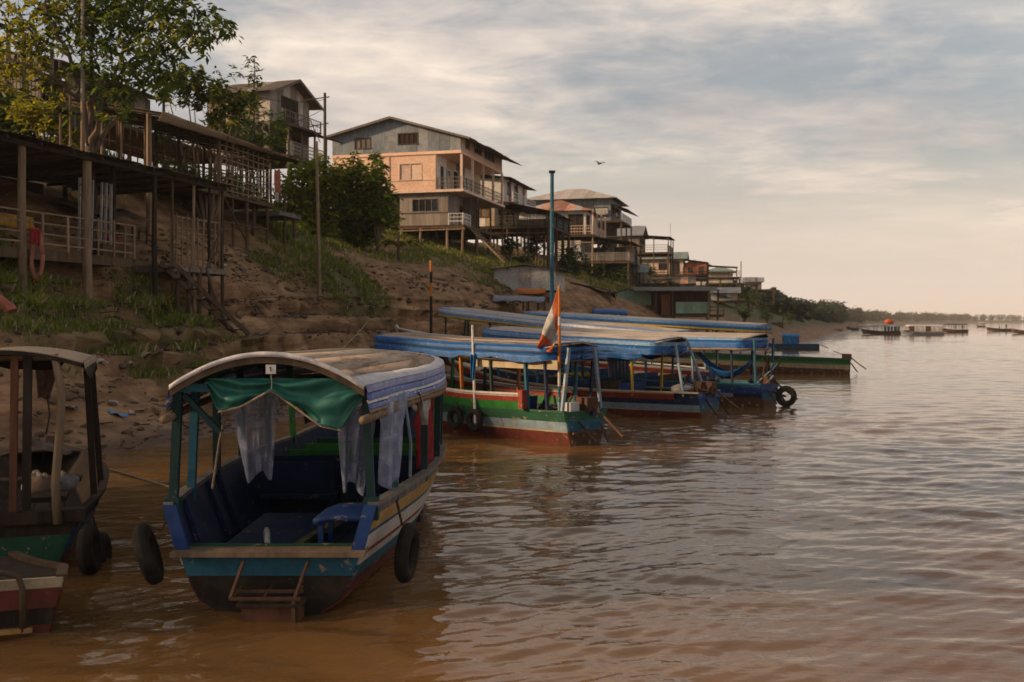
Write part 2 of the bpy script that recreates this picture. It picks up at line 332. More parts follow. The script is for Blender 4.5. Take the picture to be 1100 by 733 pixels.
def grass_mask(X, Y):
    m = np.zeros_like(X)
    for x, y, rx, ry, s in GR: m = np.maximum(m, s*np.exp(-(((X-x)/rx)**2+((Y-y)/ry)**2)))
    u = shoreX(Y)-X
    hi = sstep(6.5, 10, u)*sstep(20, 26, Y)*.18+sstep(11, 15, u)*.3+sstep(8, 16, u)*sstep(60, 90, Y)*.12
    m = np.maximum(m, clampf(hi))
    m = np.maximum(m, sstep(105, 160, Y)*sstep(3, 8, u))
    return m*sstep(.30, .56, vnoise(X*.55, Y*.55, 61)*.55+vnoise(X*2.1, Y*2.1, 63)*.3+m*.35)
def build_bank():
    Y = [13.0]
    while Y[-1] < 4300: Y.append(Y[-1]+max(.16, Y[-1]*(.0062 if Y[-1] < 110 else .02)))
    Y = np.array(Y); near = np.concatenate([np.arange(-6, 0, .5), np.arange(0, 12, .13), np.arange(12, 30, .4), np.arange(30, 60, 2), np.array([60,80,110,160,240,400])])
    nr, nc = len(Y), len(near); YY = np.repeat(Y[:,None], nc, 1); UU = np.repeat(near[None,:], nr, 0)
    XX = shoreX(YY)-UU; ZZ = ground_z(XX, YY)
    # soil layers: harder ones stand out, softer ones are washed back
    q = ZZ+.5*fbm(XX*.13, YY*.13, 3, 51); lyr = vnoise(q*3.1, XX*.06+YY*.05, 52)*.6+vnoise(q*7.3, XX*.12+YY*.1, 53)*.4-.5
    kk = sstep(.15, .6, ZZ)*(1-sstep(3.4, 5.0, ZZ))*sstep(25, 31, YY)*(1-sstep(60, 75, YY))
    XX = XX+kk*lyr*1.5; YY2 = YY-kk*lyr*.6
    V = np.stack([XX, YY2, ZZ], -1).reshape(-1, 3); F = gridF(nr, nc)[:, ::-1]
    m = bpy.data.materials.new('mud_bank'); m.use_nodes = True; nt = m.node_tree; N = nt.nodes; L = nt.links; b = N['Principled BSDF']
    geo = N.new('ShaderNodeNewGeometry'); at = N.new('ShaderNodeAttribute'); at.attribute_name = 'grassy'
    def nz(s, d=8, r=.62, z=1):
        mp = N.new('ShaderNodeMapping'); mp.inputs['Scale'].default_value = (1,1,z); L.new(geo.outputs['Position'], mp.inputs[0])
        t = N.new('ShaderNodeTexNoise'); t.inputs['Scale'].default_value = s; t.inputs['Detail'].default_value = d; t.inputs['Roughness'].default_value = r; L.new(mp.outputs[0], t.inputs[0]); return t.outputs[0]
    def rmp(src, st):
        r = N.new('ShaderNodeValToRGB'); e = r.color_ramp.elements
        while len(e) < len(st): e.new(.5)
        for el, (p, c) in zip(e, st): el.position = p; el.color = (*c, 1)
        L.new(src, r.inputs[0]); return r.outputs[0]
    def mx(f, a, c, bl='MIX'):
        x = N.new('ShaderNodeMix'); x.data_type = 'RGBA'; x.blend_type = bl
        if isinstance(f, float): x.inputs[0].default_value = f
        else: L.new(f, x.inputs[0])
        for s, v in ((6,a),(7,c)):
            if isinstance(v, tuple): x.inputs[s].default_value = (*v,1)
            else: L.new(v, x.inputs[s])
        return x.outputs[2]
    mud = rmp(nz(.9, 10, .68), [(.3,(.092,.050,.025)),(.5,(.225,.128,.064)),(.66,(.34,.205,.11)),(.8,(.44,.30,.18))])
    lyn = nz(.55, 6, .62, 9); lay = rmp(lyn, [(.36,(.42,.37,.34)),(.5,(.85,.82,.8)),(.62,(1.1,1.08,1.05))]); mud = mx(.8, mud, lay, 'MULTIPLY')
    gr = rmp(nz(2.2, 6), [(.3,(.035,.042,.014)),(.55,(.075,.078,.026)),(.75,(.12,.10,.045))])
    sep = N.new('ShaderNodeSeparateXYZ'); L.new(geo.outputs['Position'], sep.inputs[0])
    c = mx(at.outputs['Fac'], mud, gr)
    wet = N.new('ShaderNodeMapRange'); wet.inputs[1].default_value = .55; wet.inputs[2].default_value = .08
    ad = N.new('ShaderNodeMath'); ad.operation = 'MULTIPLY_ADD'; ad.inputs[1].default_value = .5; L.new(nz(1.1), ad.inputs[0]); ad.inputs[2].default_value = -.25
    a2 = N.new('ShaderNodeMath'); L.new(sep.outputs[2], a2.inputs[0]); L.new(ad.outputs[0], a2.inputs[1]); L.new(a2.outputs[0], wet.inputs[0])
    c = mx(wet.outputs[0], c, mx(1.0, c, (.50,.46,.42), 'MULTIPLY')); L.new(c, b.inputs['Base Color'])
    r = N.new('ShaderNodeMapRange'); r.inputs[3].default_value = .95; r.inputs[4].default_value = .42; L.new(wet.outputs[0], r.inputs[0]); L.new(r.outputs[0], b.inputs['Roughness'])
    b.inputs['Specular IOR Level'].default_value = .3
    bp = N.new('ShaderNodeBump'); bp.inputs['Strength'].default_value = 1; bp.inputs['Distance'].default_value = .035; hm = N.new('ShaderNodeMath'); hm.operation = 'MULTIPLY_ADD'; hm.inputs[1].default_value = 1.5; L.new(lyn, hm.inputs[0]); L.new(nz(5, 10, .72), hm.inputs[2]); L.new(hm.outputs[0], bp.inputs['Height']); L.new(bp.outputs[0], b.inputs['Normal'])
    me = np_mesh('river_bank', V, F, m); a = me.attributes.new('grassy', 'FLOAT', 'POINT'); a.data.foreach_set('value', grass_mask(XX, YY).ravel().astype(np.float32))
    tag(put('river_bank', me), 'muddy eroded river bank climbing from the water to the houses', None, kind='structure')
build_bank()
def wave_z(X, Y):
    amp = .45+1.1*sstep(.2,.85,vnoise(X*.09, Y*.05, 70)*.6+vnoise(X*.3, Y*.17, 71)*.4); sh = sstep(-3.5, 5, X-shoreX(Y))*.75+.25
    w = 0
    r2 = np.random.default_rng(5)
    for i in range(22):
        lam = .22*1.16**i*(.8+.4*r2.random()); th = math.radians(86+r2.normal()*34); k = 2*math.pi/lam
        wob = 2.2*(vnoise(X*.5/lam**.7+i*7, Y*.5/lam**.7, 80+i)-.5)
        s = np.sin(k*(X*math.cos(th)+Y*math.sin(th))+wob*3+r2.random()*9)
        s = .45*s+.55*(1.3-2.2*np.abs(np.sin((k*(X*math.cos(th)+Y*math.sin(th))+wob*3+i)/2)))
        fade = 1-sstep(55*lam, 150*lam, Y)
        w = w+(.0060*lam**.40)*s*fade
    return w*amp*sh+fbm(X*1.7, Y*2.6, 3, 77)*.024*(1-sstep(25, 60, Y))
def build_river():
    Y = [2.0]
    while Y[-1] < 3300: Y.append(Y[-1]+(max(.045, Y[-1]*.0042) if Y[-1] < 200 else Y[-1]*.05))
    Y = np.array(Y); nc = 430; t = np.linspace(-1, 1, nc)
    half = np.maximum(13, Y*.62)
    XX = t[None,:]*half[:,None]; XX = np.where(np.abs(t)[None,:] == 1, np.sign(XX)*np.maximum(half[:,None], 60+Y[:,None]), XX)
    YY = np.repeat(Y[:,None], nc, 1); ZZ = wave_z(XX, YY)
    V = np.stack([XX, YY, ZZ], -1).reshape(-1, 3)
    m = bpy.data.materials.new('silty_water'); m.use_nodes = True; nt = m.node_tree; N = nt.nodes; L = nt.links; b = N['Principled BSDF']
    geo = N.new('ShaderNodeNewGeometry')
    def nz(s, st=(1,1,1), d=6, r=.6):
        mp = N.new('ShaderNodeMapping'); mp.inputs['Scale'].default_value = st; L.new(geo.outputs['Position'], mp.inputs[0])
        t_ = N.new('ShaderNodeTexNoise'); t_.inputs['Scale'].default_value = s; t_.inputs['Detail'].default_value = d; t_.inputs['Roughness'].default_value = r; t_.inputs['Distortion'].default_value = .4; L.new(mp.outputs[0], t_.inputs[0]); return t_.outputs[0]
    r = N.new('ShaderNodeValToRGB'); e = r.color_ramp.elements; e[0].position = .3; e[0].color = (.098,.051,.0175,1); e[1].position = .7; e[1].color = (.165,.086,.030,1)
    L.new(nz(.12, (1,.6,1)), r.inputs[0]); L.new(r.outputs[0], b.inputs['Base Color'])
    b.inputs['Roughness'].default_value = .04; b.inputs['IOR'].default_value = 1.33; b.inputs['Specular IOR Level'].default_value = .5
    bp = N.new('ShaderNodeBump'); bp.inputs['Strength'].default_value = .7; bp.inputs['Distance'].default_value = .009; L.new(nz(5.0, (1,1.7,1), 3, .5), bp.inputs['Height']); L.new(bp.outputs[0], b.inputs['Normal'])
    tag(put('river', np_mesh('river', V, gridF(len(Y), nc), m)), 'wide brown silty river with small ripples', None, kind='structure')
build_river()
# ------------------------------------------------------------------ boats
def interp(tab, t):
    xs = [a for a, b in tab]; ys = [b for a, b in tab]; return float(np.interp(t, xs, ys))
def smooth_tab(tab):
    xs = np.array([a for a, b in tab]); ys = np.array([b for a, b in tab]); T = np.linspace(xs[0], xs[-1], 41)
    Y_ = np.interp(T, xs, ys)
    for _ in range(6): Y_[1:-1] = (Y_[:-2]+2*Y_[1:-1]+Y_[2:])/4
    return list(zip(T, Y_))
class Boat:
    def __init__(s, name, label, loc, f, L, hb, sheer, bottom=None, lo=.55, p=.7, pitch=0., rake=.8, roll=0., group='canopied passenger boats along the shore', cat='boat'):
        s.root = thing(name, label, cat, (loc[0], loc[1], loc[2] if len(loc) > 2 else 0), 0, group, rot=(math.radians(pitch), math.radians(roll), math.atan2(-f[0], f[1])))
        s.mw = s.root.matrix_basis.copy()
        s.mw = Matrix.LocRotScale(s.root.location, s.root.rotation_euler, None)
        s.L = L; s.hb = smooth_tab(hb); s.sh = smooth_tab(sheer); s.bo = smooth_tab(bottom or [(0,-.3),(.75,-.35),(1,.25)]); s.lo = lo; s.p = p; s.rake = rake
    def W(s, x, y, z): return s.mw @ Vector((x, y, z))
    def pt(s, side, t, f, out=0.):
        g = interp(s.sh, t); zb = interp(s.bo, t); hb = interp(s.hb, t)
        q = max(1-f, 0.); lo = s.lo*(1-t**5)
        x = hb*(lo+(1-lo)*q**s.p)+out
        return Vector((side*x, t*s.L+s.rake*t**4*(q-.5), g+(zb-g)*f))
    def strakes(s, spec, n=26):
        """spec: (f0, f1, material, t0, t1)"""
        for k, (f0, f1, m, t0, t1) in enumerate(spec):
            for side in (-1, 1):
                cuts = [t0]+[t0+(t1-t0)*c for c in ((.36,.71) if k % 2 else (.22,.55,.83)) if n > 12]+[t1]
                for ta, tb in zip(cuts, cuts[1:]):
                    o = .012*(k % 2)+.008+.005*vn1(ta*40+k*3+side); e_ = .0008 if n > 12 else 0
                    MB().slab(lambda u, v: s.pt(side, ta+e_+(tb-ta-2*e_)*u, f0+(f1-f0)*v, o), max(4, n//3), 2, (-side*.04, 0, 0)).build('strake', M[m], s.root)
    def liner(s, m, f1=.72, t1=.97, floor=None, fz=.72):
        for side in (-1, 1):
            MB().grid(lambda u, v: s.pt(side, .004+(t1-.004)*u, -.0+f1*v, -.05), 24, 3).build('inner_planking', M[m], s.root)
        nb = 6
        for j in range(nb):
            def fl(u, v):
                t = .006+.93*u; a = s.pt(1, t, fz, -.05); return Vector((a.x*(-1+2*(j+.03+.94*v)/nb), a.y, a.z+.004*(j % 2)))
            MB().slab(fl, 16, 1, (0,0,-.03)).build('floor_plank', M[floor or 'wood_dark'], s.root)
    def gunwale(s, m, f=0., t0=0., t1=1., r=.035, w=.1):
        for side in (-1, 1):
            MB().slab(lambda u, v: s.pt(side, t0+(t1-t0)*u, f, .035-w*v)+Vector((0,0,.025)), 26, 1, (0,0,-.045)).build('gunwale', M[m], s.root)
    def transom(s, bands, m_top=None, y=-.02, fx=1.0):
        for f0, f1, m in bands:
            a = s.pt(1, 0, f0); b = s.pt(1, 0, f1)
            def fn(u, v): return Vector(((a.x+(b.x-a.x)*v)*(2*u-1)*fx, y-.015*(f0*10 % 2 > 1), a.z+(b.z-a.z)*v+.003))
            MB().slab(fn, 6, 1, (0,.05,0)).build('transom_plank', M[m], s.root)
    def bow(s, m):
        a = s.pt(1, 1, -.12); b = s.pt(1, 1, 1.)
        MB().bar((0, a.y+.02, a.z), (0, b.y+.02, b.z), .14, .16, (0,1,0)).build('stem_post', M[m], s.root)
        # small foredeck
        MB().slab(lambda u, v: (lambda q: Vector((q.x*(2*v-1), q.y, q.z+.01+.05*(1-(2*v-1)**2))))(s.pt(1, .86+.138*u, 0, -.02)), 6, 4, (0,0,-.03)).build('foredeck', M[m], s.root)
    # --- canopy
    def canopy(s, y0, y1, hw, ze, crown, rnd=1.2, top='roofboard', boards=1, margin=None, fascia=(), rail=None, fringe=0., arch=None, rnd0=0., thick=.03):
        hw = smooth_tab(hw); 
        def half(y):
            h = interp(hw, (y-y0)/(y1-y0))
            if rnd and y > y1-rnd: h *= math.sqrt(max(1-((y-(y1-rnd))/rnd)**2, 0.0))*1.0
            if rnd0 and y < y0+rnd0: h *= math.sqrt(max(1-((y0+rnd0-y)/rnd0)**2, 0.0))
            return h
        def cr(y): return interp(crown, (y-y0)/(y1-y0))
        def zed(y): return interp(ze, (y-y0)/(y1-y0))
        s.half, s.zed, s.cr, s.ry = half, zed, cr, (y0, y1)
        def ys(u):     # denser towards the rounded end
            return y0+(y1-y0)*(1-(1-u)**1.7) if rnd else y0+(y1-y0)*u
        def surf(y, v): # v -1..1
            h = half(y); H = max(interp(hw, (y-y0)/(y1-y0)), .01); x = h*v
            return Vector((x, y, zed(y)+cr(y)*(1-min((x/H)**2+(max(0, y-(y1-rnd))/rnd)**2*.8 if rnd else (x/H)**2, 1.))))
        s.surf = surf
        for j in range(boards):
            va, vb = -1+2*j/boards+(.006 if boards > 1 else 0), -1+2*(j+1)/boards-(.006 if boards > 1 else 0)
            nv = max(2, 12//boards)
            MB().slab(lambda u, v: surf(ys(u), va+(vb-va)*v)+Vector((0,0,.004*(j % 2))), 40, nv, (0,0,-thick)).build('roof_board' if boards > 1 else 'roof_cover', M[top], s.root, smooth=True)
        # edge path, stern left -> bow -> stern right
        E = [(-half(ys(i/40)), ys(i/40)) for i in range(41)]; E += [(-x, y) for x, y in reversed(E[:-1])]
        def ep(u):
            q = u*(len(E)-1); i = min(int(q), len(E)-2); r = q-i
            return E[i][0]*(1-r)+E[i+1][0]*r, E[i][1]*(1-r)+E[i+1][1]*r
        s.ep = ep
        if margin:
            wd, m = margin
            def mg(u, v):
                x, y = ep(u); H = half(y); k = max(0., 1-wd*v/max(abs(x), .05)) if y < y1-rnd*.35 else 1-v*wd/1.1
                if y < y1-rnd*.35: q = surf(y, (x*k)/max(H, 1e-3) if H > 1e-3 else 0)
                else:
                    cy = y1-rnd*1.6; xx = x*k; yy = cy+(y-cy)*k; q = surf(min(yy, y1), max(-1, min(1, xx/max(half(yy), 1e-3))))
                return q+Vector((0,0,.012+.004*math.sin(u*150)))
            MB().slab(mg, 120, 2, (0,0,-.01)).build('roof_margin', M[m], s.root, smooth=True)
        z = 0.
        for k, (h, m) in enumerate(fascia):
            def fa(u, v):
                x, y = ep(u); L_ = .012+.008*k+.006*math.sin(u*97+k)+.004*math.sin(u*233); n = Vector((x*1.0, max(0, y-(y1-rnd))*1.6 if rnd else 0, 0)); n = n.normalized() if n.length > .01 else Vector((0,1,0))
                dz = z+h*v
                if fringe and k == len(fascia)-1: dz += fringe*v*(vn1(u*60)-.3)
                b = Vector((x, y, zed(y)-dz+.01)); return b+n*(L_+.015*v)
            MB().slab(fa, 130, 2, (0,0,.004)).build('fascia_strip', M[m], s.root, smooth=True)
            z += h
        s.fz = z
        if rail:
            r, m, ext = rail
            pts = []
            for i in range(81):
                x, y = ep(i/80); n = Vector((x, max(0, y-(y1-rnd))*1.6, 0)).normalized(); pts.append(Vector((x, y, zed(y)-z-r*.8+.012*math.sin(i*.7)))+n*.01)
            pts[0].y -= ext; pts[-1].y -= ext
            MB().tube(pts, r, 8).build('roof_rail', M[m], s.root, smooth=True)
        if arch:
            m, hgt, th = arch
            MB().slab(lambda u, v: surf(y0, 2*u-1)+Vector((0,-.02,-.012-hgt*v)), 18, 1, (0,th,0)).build('arch_beam', M[m], s.root)
    def beams(s, ylist, m, w=.05):
        for y in ylist:
            MB().slab(lambda u, v: s.surf(y, (2*u-1)*.97)+Vector((0, 0, -.035-.06*v)), 8, 1, (0,w,0)).build('roof_beam', M[m], s.root)
    def posts(s, tl, m, w=.075, f=0., sides=(-1,1), inset=.05, skew=0.):
        for q in tl:
            t, mm = q if isinstance(q, tuple) else (q, m)
            for side in sides:
                a = s.pt(side, t, f, -inset); y = min(max(a.y+skew, s.ry[0]+.02), s.ry[1]-.1); h = s.half(y)
                b = Vector((side*min(max(h-.04, .1), abs(a.x)+.12), y, s.zed(y)-.02+s.cr(y)*.05))
                MB().bar(a-Vector((0,0,.12)), b, w, w*.8, (0,1,0)).build('post', M[mm], s.root)
    def benches(s, tl, mats, f=.30, aisle=0.):
        for k, t in enumerate(tl):
            m = mats[k % len(mats)]; a = s.pt(1, t, f, -.07); w = a.x
            for sd in ((-1, 1) if aisle else (0,)):
                x0, x1 = (-w, w) if sd == 0 else (min(sd*w, sd*aisle), max(sd*w, sd*aisle))
                e = put('bench', None, s.root, (0, a.y, a.z))
                MB().box(x0, x1, -.2, .2, -.05, 0).build('seat', M[m], e); MB().slab(lambda u, v: Vector((x0+(x1-x0)*u, -.21-.07*v, .02+.46*v)), 1, 1, (0,.035,0)).build('backrest', M[m], e)
                for xx in (x0+.06, x1-.06): MB().box(xx-.03, xx+.03, -.12, -.06, -.4, -.05).build('leg', M[m], e)
def vn1(x, s=0): return float(vnoise(np.array([x]), np.array([.37+s]), 3)[0])
def tyre(label, c, axis, R=.3, r=.085, rope_to=None, group='tyre fenders hung on the boats', tilt=0.):
    e = thing('tyre_fender', label, 'tyre', c, group=group); ax = Vector(axis).normalized(); q = ax.to_track_quat('Z', 'Y').to_matrix()
    def to(u, v):
        a = u*2*math.pi; b = v*2*math.pi; rr = r*(1+.16*abs(math.cos(b))**.5)
        x = R-r+rr*math.cos(b)*1.0; z = rr*1.12*math.sin(b); tr = .006*(1 if (int(u*36) % 2) else 0)*max(0, math.cos(b))
        return q @ Vector(((x+tr)*math.cos(a), (x+tr)*math.sin(a), z))
    MB().grid(to, 36, 12).build('tread', M['rubber'], e, smooth=True)
    if rope_to is not None:
        d = Vector(rope_to)-Vector(c); up = Vector((0,0,R-r)); 
        MB().tube([up*.72, up*.9+d*.1, d*.5+Vector((0,0,.02)), d], .014, 6).build('rope', M['rope_dark'], e)
    return e
def hang(name, m, root, a, b, drop, taper=.4, folds=5, amp=.05, gather=.5, nu=24, nv=14, seed=0, bot=None, nrm=None):
    """cloth hung from a to b, gathered downwards"""
    a = Vector(a); b = Vector(b); d = b-a; n = Vector(nrm) if nrm else Vector((-d.y, d.x, 0)).normalized()
    if n.length < .1: n = Vector((0,1,0))
    def fn(u, v):
        uu = gather+(u-gather)*(1-(1-taper)*v**.8); dz = drop*v*(1+(.05*math.sin(u*7+seed))+.06*(vn1(u*5,seed+6)-.5))
        if bot: dz = bot(u)*v
        w = amp*math.sin(u*folds*6.28+seed+2.2*v*vn1(u*3, seed))*(.35+.65*v)+amp*.8*(vn1(u*6+v*2, seed+2)-.5)+amp*.7*(vn1(u*15+v*7, seed+4)-.5)
        return a+d*uu+n*w+Vector((0,0,-dz))
    return MB().slab(fn, nu, nv, n*.006).build(name, M[m], root, smooth=True)
def rope(label, pts, r=.02, m='rope', sag=0., group=None):
    pts = [Vector(p) for p in pts]; c = pts[0].copy(); out = []
    for i in range(len(pts)-1):
        for k in range(8):
            t = k/8; q = pts[i].lerp(pts[i+1], t); q.z -= sag*4*t*(1-t); out.append(q-c)
    out.append(pts[-1]-c)
    o = MB().tube(out, r, 6).build('mooring_rope', M[m], None, smooth=True, loc=c); return tag(o, label, 'rope', group)

def clutter(B, n, seed, y0=-.05, y1=1.0):
    rr = random.Random(seed)
    for k in range(n):
        x = rr.uniform(-.6,.6); y = rr.uniform(y0,y1); z = .62; m = rr.choice(['iron','wood_dark','wood','p_teal','rope_dark','cloth_brown','p_navy'])
        if k % 3 == 0: MB().tube([(x,y,z),(x+rr.uniform(-.3,.3),y+rr.uniform(-.5,.3),z+rr.uniform(.2,.7))], rr.uniform(.015,.04), 6).build('stern_gear', M[m], B.root)
        elif k % 3 == 1: MB().bar((x-.12,y,z+.08),(x+.14,y+.1,z+.1),rr.uniform(.12,.26),rr.uniform(.1,.25)).build('stern_crate', M[m], B.root)
        else: MB().tube([(x+.14*math.cos(t),y+.14*math.sin(t),z+.03+.012*t) for t in np.linspace(0,19,40)], .018, 5).build('rope_coil', M['rope_dark'], B.root)
# ---- boat in the foreground
def boat_main():
    B = Boat('passenger_boat', 'nearest canopied boat with blue white and ochre stripes and rounded brown roof', (-2.42, 10.25), (.0, 1), 10.8,
             [(0,1.04),(.15,1.25),(.3,1.42),(.48,1.40),(.7,1.05),(.88,.5),(1,.05)], [(0,1.06),(.35,.98),(.65,1.0),(1,1.40)], [(0,-.12),(.3,-.3),(.75,-.35),(1,.3)], lo=.34, p=.42, rake=.7)
    r = B.root
    B.strakes([(-.01,.10,'p_greyblue',0,1),(.10,.225,'p_ochre',0,1),(.225,.265,'p_teal',0,1),(.265,.40,'p_white',0,1),(.40,.45,'p_red',0,1),(.45,.51,'p_white',0,1),(.51,.64,'p_teal',0,1),(.64,1.,'p_dkred',0,1)])
    B.liner('p_inner_shade', floor='p_navy', fz=.62); B.gunwale('wood_grey')
    B.bow('p_blue')
    # stern: low transom with pale ledge
    B.transom([(.44,.60,'p_teal'),(.60,.80,'tar'),(.80,1.0,'tar')])
    a = B.pt(1,0,.42)
    MB().box(-a.x-.06, a.x+.06, -.14, .14, a.z, a.z+.05).build('stern_ledge', M['wood_pale'], r)
    MB().box(-a.x+.05, a.x-.05, .16, .2, a.z, a.z+.07).build('ledge_batten', M['p_dkgreen'], r)
    for sd in (-1,1):
        q0 = B.pt(sd,0,.0); q1 = B.pt(sd,0,.42)
        MB().slab(lambda u, v: q0.lerp(q1, u)+Vector((-sd*.13*v+sd*.03,-.03,0)), 2, 1, (0,.05,0)).build('stern_cheek', M['p_blue'], r)
    B.canopy(-.12, 9.6, [(0,.96),(.12,1.1),(.22,1.28),(.36,1.44),(1,1.46)], [(0,2.25),(.5,2.26),(1,2.25)], [(0,.33),(.3,.27),(1,.2)], rnd=6.0, boards=7,
             margin=(.14,'tarp_white'), fascia=((.075,'tarp_lav'),(.075,'tarp_bluewhite'),(.035,'tarp_white'),(.06,'tarp_bluewhite'),(.03,'wood_pale')), rail=(.045,'wood_pale',.16), arch=('wood',.085,.05))
    MB().slab(lambda u, v: B.surf(-.12, 2*u-1)+Vector((0,-.045-.01*math.sin(u*40),.02-.05*v)), 24, 1, (0,.03,0)).build('roof_edge_tarp', M['tarp_white'], r, smooth=True)
    B.beams([1.2,2.5,3.8,5.0], 'p_dkgreen')
    B.posts([(.008,'p_dkteal'),(.10,'p_teal'),(.25,'p_dkteal'),(.38,'p_dkteal'),(.50,'p_dkteal'),(.60,'p_green')], 'p_dkteal', .085)
    for sd in (-1,1):
        q = B.pt(sd,.008,0,-.05); MB().box(q.x-.075, q.x+.075, q.y-.06, q.y+.07, q.z-.16, q.z+.06).build('post_base', M['p_dkteal'], r)
    MB().box(-.93,.93,.02,.07,2.19,2.27).build('cross_beam', M['p_teal'], r)
    MB().bar((-.88,.06,2.16),(-.52,.06,1.78),.05,.05,(0,1,0)).build('brace', M['p_dkteal'], r)
    B.benches([.41,.475,.54,.605,.67], ['p_inner_shade','p_inner_shade','p_green','p_green','p_dkgreen'], f=.42, aisle=.1)
    # blue helmsman's seat, raised blue deck, plank along the keel, pale stick
    e = put('stool', None, r, (.60,1.15,0)); 
    MB().slab(lambda u, v: Vector((-.32+.64*u,-.4+.8*v,.80+.06*math.sin(u*3.1)*math.sin(v*3.1)-.10*max(0,.25-u)*4*(.3+v*.3))), 8, 8, (0,0,-.06)).build('seat', M['p_blue'], e, smooth=True)
    for xx, yy in ((-.25,-.3),(.25,-.3),(-.25,.3),(.25,.3)): MB().box(xx-.03,xx+.03,yy-.03,yy+.03,.2,.75).build('leg', M['p_blue'], e)
    MB().box(-.80,.08,.35,3.1,.34,.40).build('raised_deck', M['p_inner_shade'], r); MB().box(-.78,.06,.40,3.0,.2,.34).build('deck_riser', M['p_navy'], r)
    MB().bar((-.02,.3,.44),(.55,3.4,.52),.09,.06).build('keel_plank', M['p_olive'], r)
    for t in (.05,.18,.24):
        for sd in (-1,1):
            a1, b1 = B.pt(sd,t,.02,-.08), B.pt(sd,t,.6,-.08); MB().bar(a1,b1,.05,.06,(0,1,0)).build('rib', M['p_inner_shade'], r)
    # outboard bracket
    br = put('motor_bracket', None, r, (.12,-.05,0))
    for xx in (-.36,.28): MB().bar((xx,-.05,.52),(xx-.06*(1 if xx<0 else 1.3),-.32,.22),.028,.028).build('strut', M['iron'], br)
    for yy, zz in ((-.32,.22),(-.20,.26)): MB().bar((-.43,yy,zz),(.26,yy,zz),.028,.028).build('bar', M['iron'], br)
    for xx in (-.40,-.1,.2): MB().bar((xx,-.32,.22),(xx+.02,-.05,.27),.022,.022).build('bar', M['iron'], br)
    MB().box(-.32,.24,-.30,-.04,-.12,.14).build('motor_box', M['wood_red'], br); MB().box(-.36,.28,-.34,-.03,.14,.17).build('box_lid', M['wood_dark'], br)
    MB().box(.17,.21,-.335,-.30,-.1,.2).build('post', M['wood'], br)
    # green tarpaulin drawn up at the middle of the arch
    xs = [-.62,-.50,-.28,.03,.30,.52,.72,.93]; bz = [2.27,2.0,2.05,2.22,2.02,1.86,1.82,2.12]
    def top(x): return B.surf(-.05, max(-1, min(1, x/1.0))).z-.10
    def sw(u, v):
        x = -.62+1.55*u; zt = min(top(x), 2.33); zb = min(float(np.interp(x, xs, bz)), zt-.02); k = abs(x-.03)
        return Vector((x, -.06+.05*math.sin(x*13+v*4)*v+.035*math.sin(v*11+k*9)+.03*(vn1(x*7+v*3)-.5), zt+(zb-zt)*v+.012*math.sin(x*24)*v))
    MB().slab(sw, 44, 14, (0,.008,0)).build('green_tarp', M['tarp_green'], r, smooth=True)['label'] = 'green tarpaulin tied up in the middle'
    hem = [Vector((x, -.075, float(np.interp(x, xs, bz))-.005)) for x in np.linspace(-.5,.72,20)]
    MB().tube(hem, .012, 6).build('tarp_hem', M['rope'], r)
    pl = MB().box(-.0,.10,-.19,-.18,2.38,2.47).build('number_plate', M['tarp_white'], r); MB().box(.045,.054,-.193,-.190,2.405,2.45).build('digit', M['inside'], pl); MB().box(.032,.045,-.1925,-.1903,2.437,2.444).build('digit', M['inside'], pl)
    MB().tube([(.05,-.185,2.38),(.045,-.12,2.30),(.03,-.08,2.22)], .006, 5).build('tie_string', M['cloth_white'], r)
    # clear plastic rain curtains, bundled
    hang('plastic_curtain','plastic', r, (-.84,1.2,2.2), (-.20,1.35,2.2), 1.05, .42, 2.6, .07, .75, 40, 24, 1)
    hang('plastic_curtain','plastic', r, (.52,.7,2.15), (1.02,.9,2.15), 1.05, .45, 2.6, .07, .3, 40, 24, 2)
    hang('plastic_curtain','plastic', r, (1.04,.25,2.1), (1.25,1.5,2.1), .95, .45, 2.3, .05, .3, 26, 16, 5)
    hang('dark_curtain','cloth_navy', r, (-.42,3.2,2.15), (.05,3.3,2.2), .62, .5, 4, .05, .5, 20, 12, 3)
    hang('white_curtain','cloth_white', r, (1.30,1.9,2.06), (1.38,3.0,2.06), .42, .08, 4, .04, .45, 22, 10, 4)
    hang('red_curtain','cloth_red', r, (1.24,2.9,2.06), (1.27,4.4,2.06), 1.05, .7, 6, .09, .5, 34, 16, 7)
    MB().tube([(-.66,1.0,2.15),(-.74,.8,1.6),(-.80,.75,1.1)], .013, 6).build('hanging_cord', M['rope'], r)
    MB().tube([(1.2,1.3,2.1),(1.26,1.5,1.5),(1.24,1.6,1.1)], .02, 6).build('hanging_cord', M['p_sky'], r)
    MB().tube([(-.10,.30,.60),(-.16,.55,.66),(-.24,.85,.64),(-.33,1.15,.52),(-.36,1.3,.42)][::-1], [.02,.024,.028,.03,.03], 8).build('stick', M['cloth_white'], r)
    for k in range(0): MB().box(.978+.004*k,.99+.004*k,.30+.09*k,.36+.09*k,.86,.90).build('painted_letter', M['inside'], r) if 0 else None
    tyre('black tyre hung outside the left stern corner of the nearest boat', B.W(-1.20,-.05,.58), (1,.22,.30), .30, .062, B.W(-1.0,.1,.98))
    tyre('black tyre hung on the striped right side of the nearest boat', B.W(1.32,.5,.47), (1,-.15,-.08), .30, .062, B.W(1.18,.75,.98))
    rope('thin pale mooring line from the nearest boat to the mud', [B.W(-1.42,3.7,.95), B.W(-2.6,5.2,.35), hit(30,482)+Vector((0,0,.05))], .02, 'rope')
    return B
BM = boat_main()

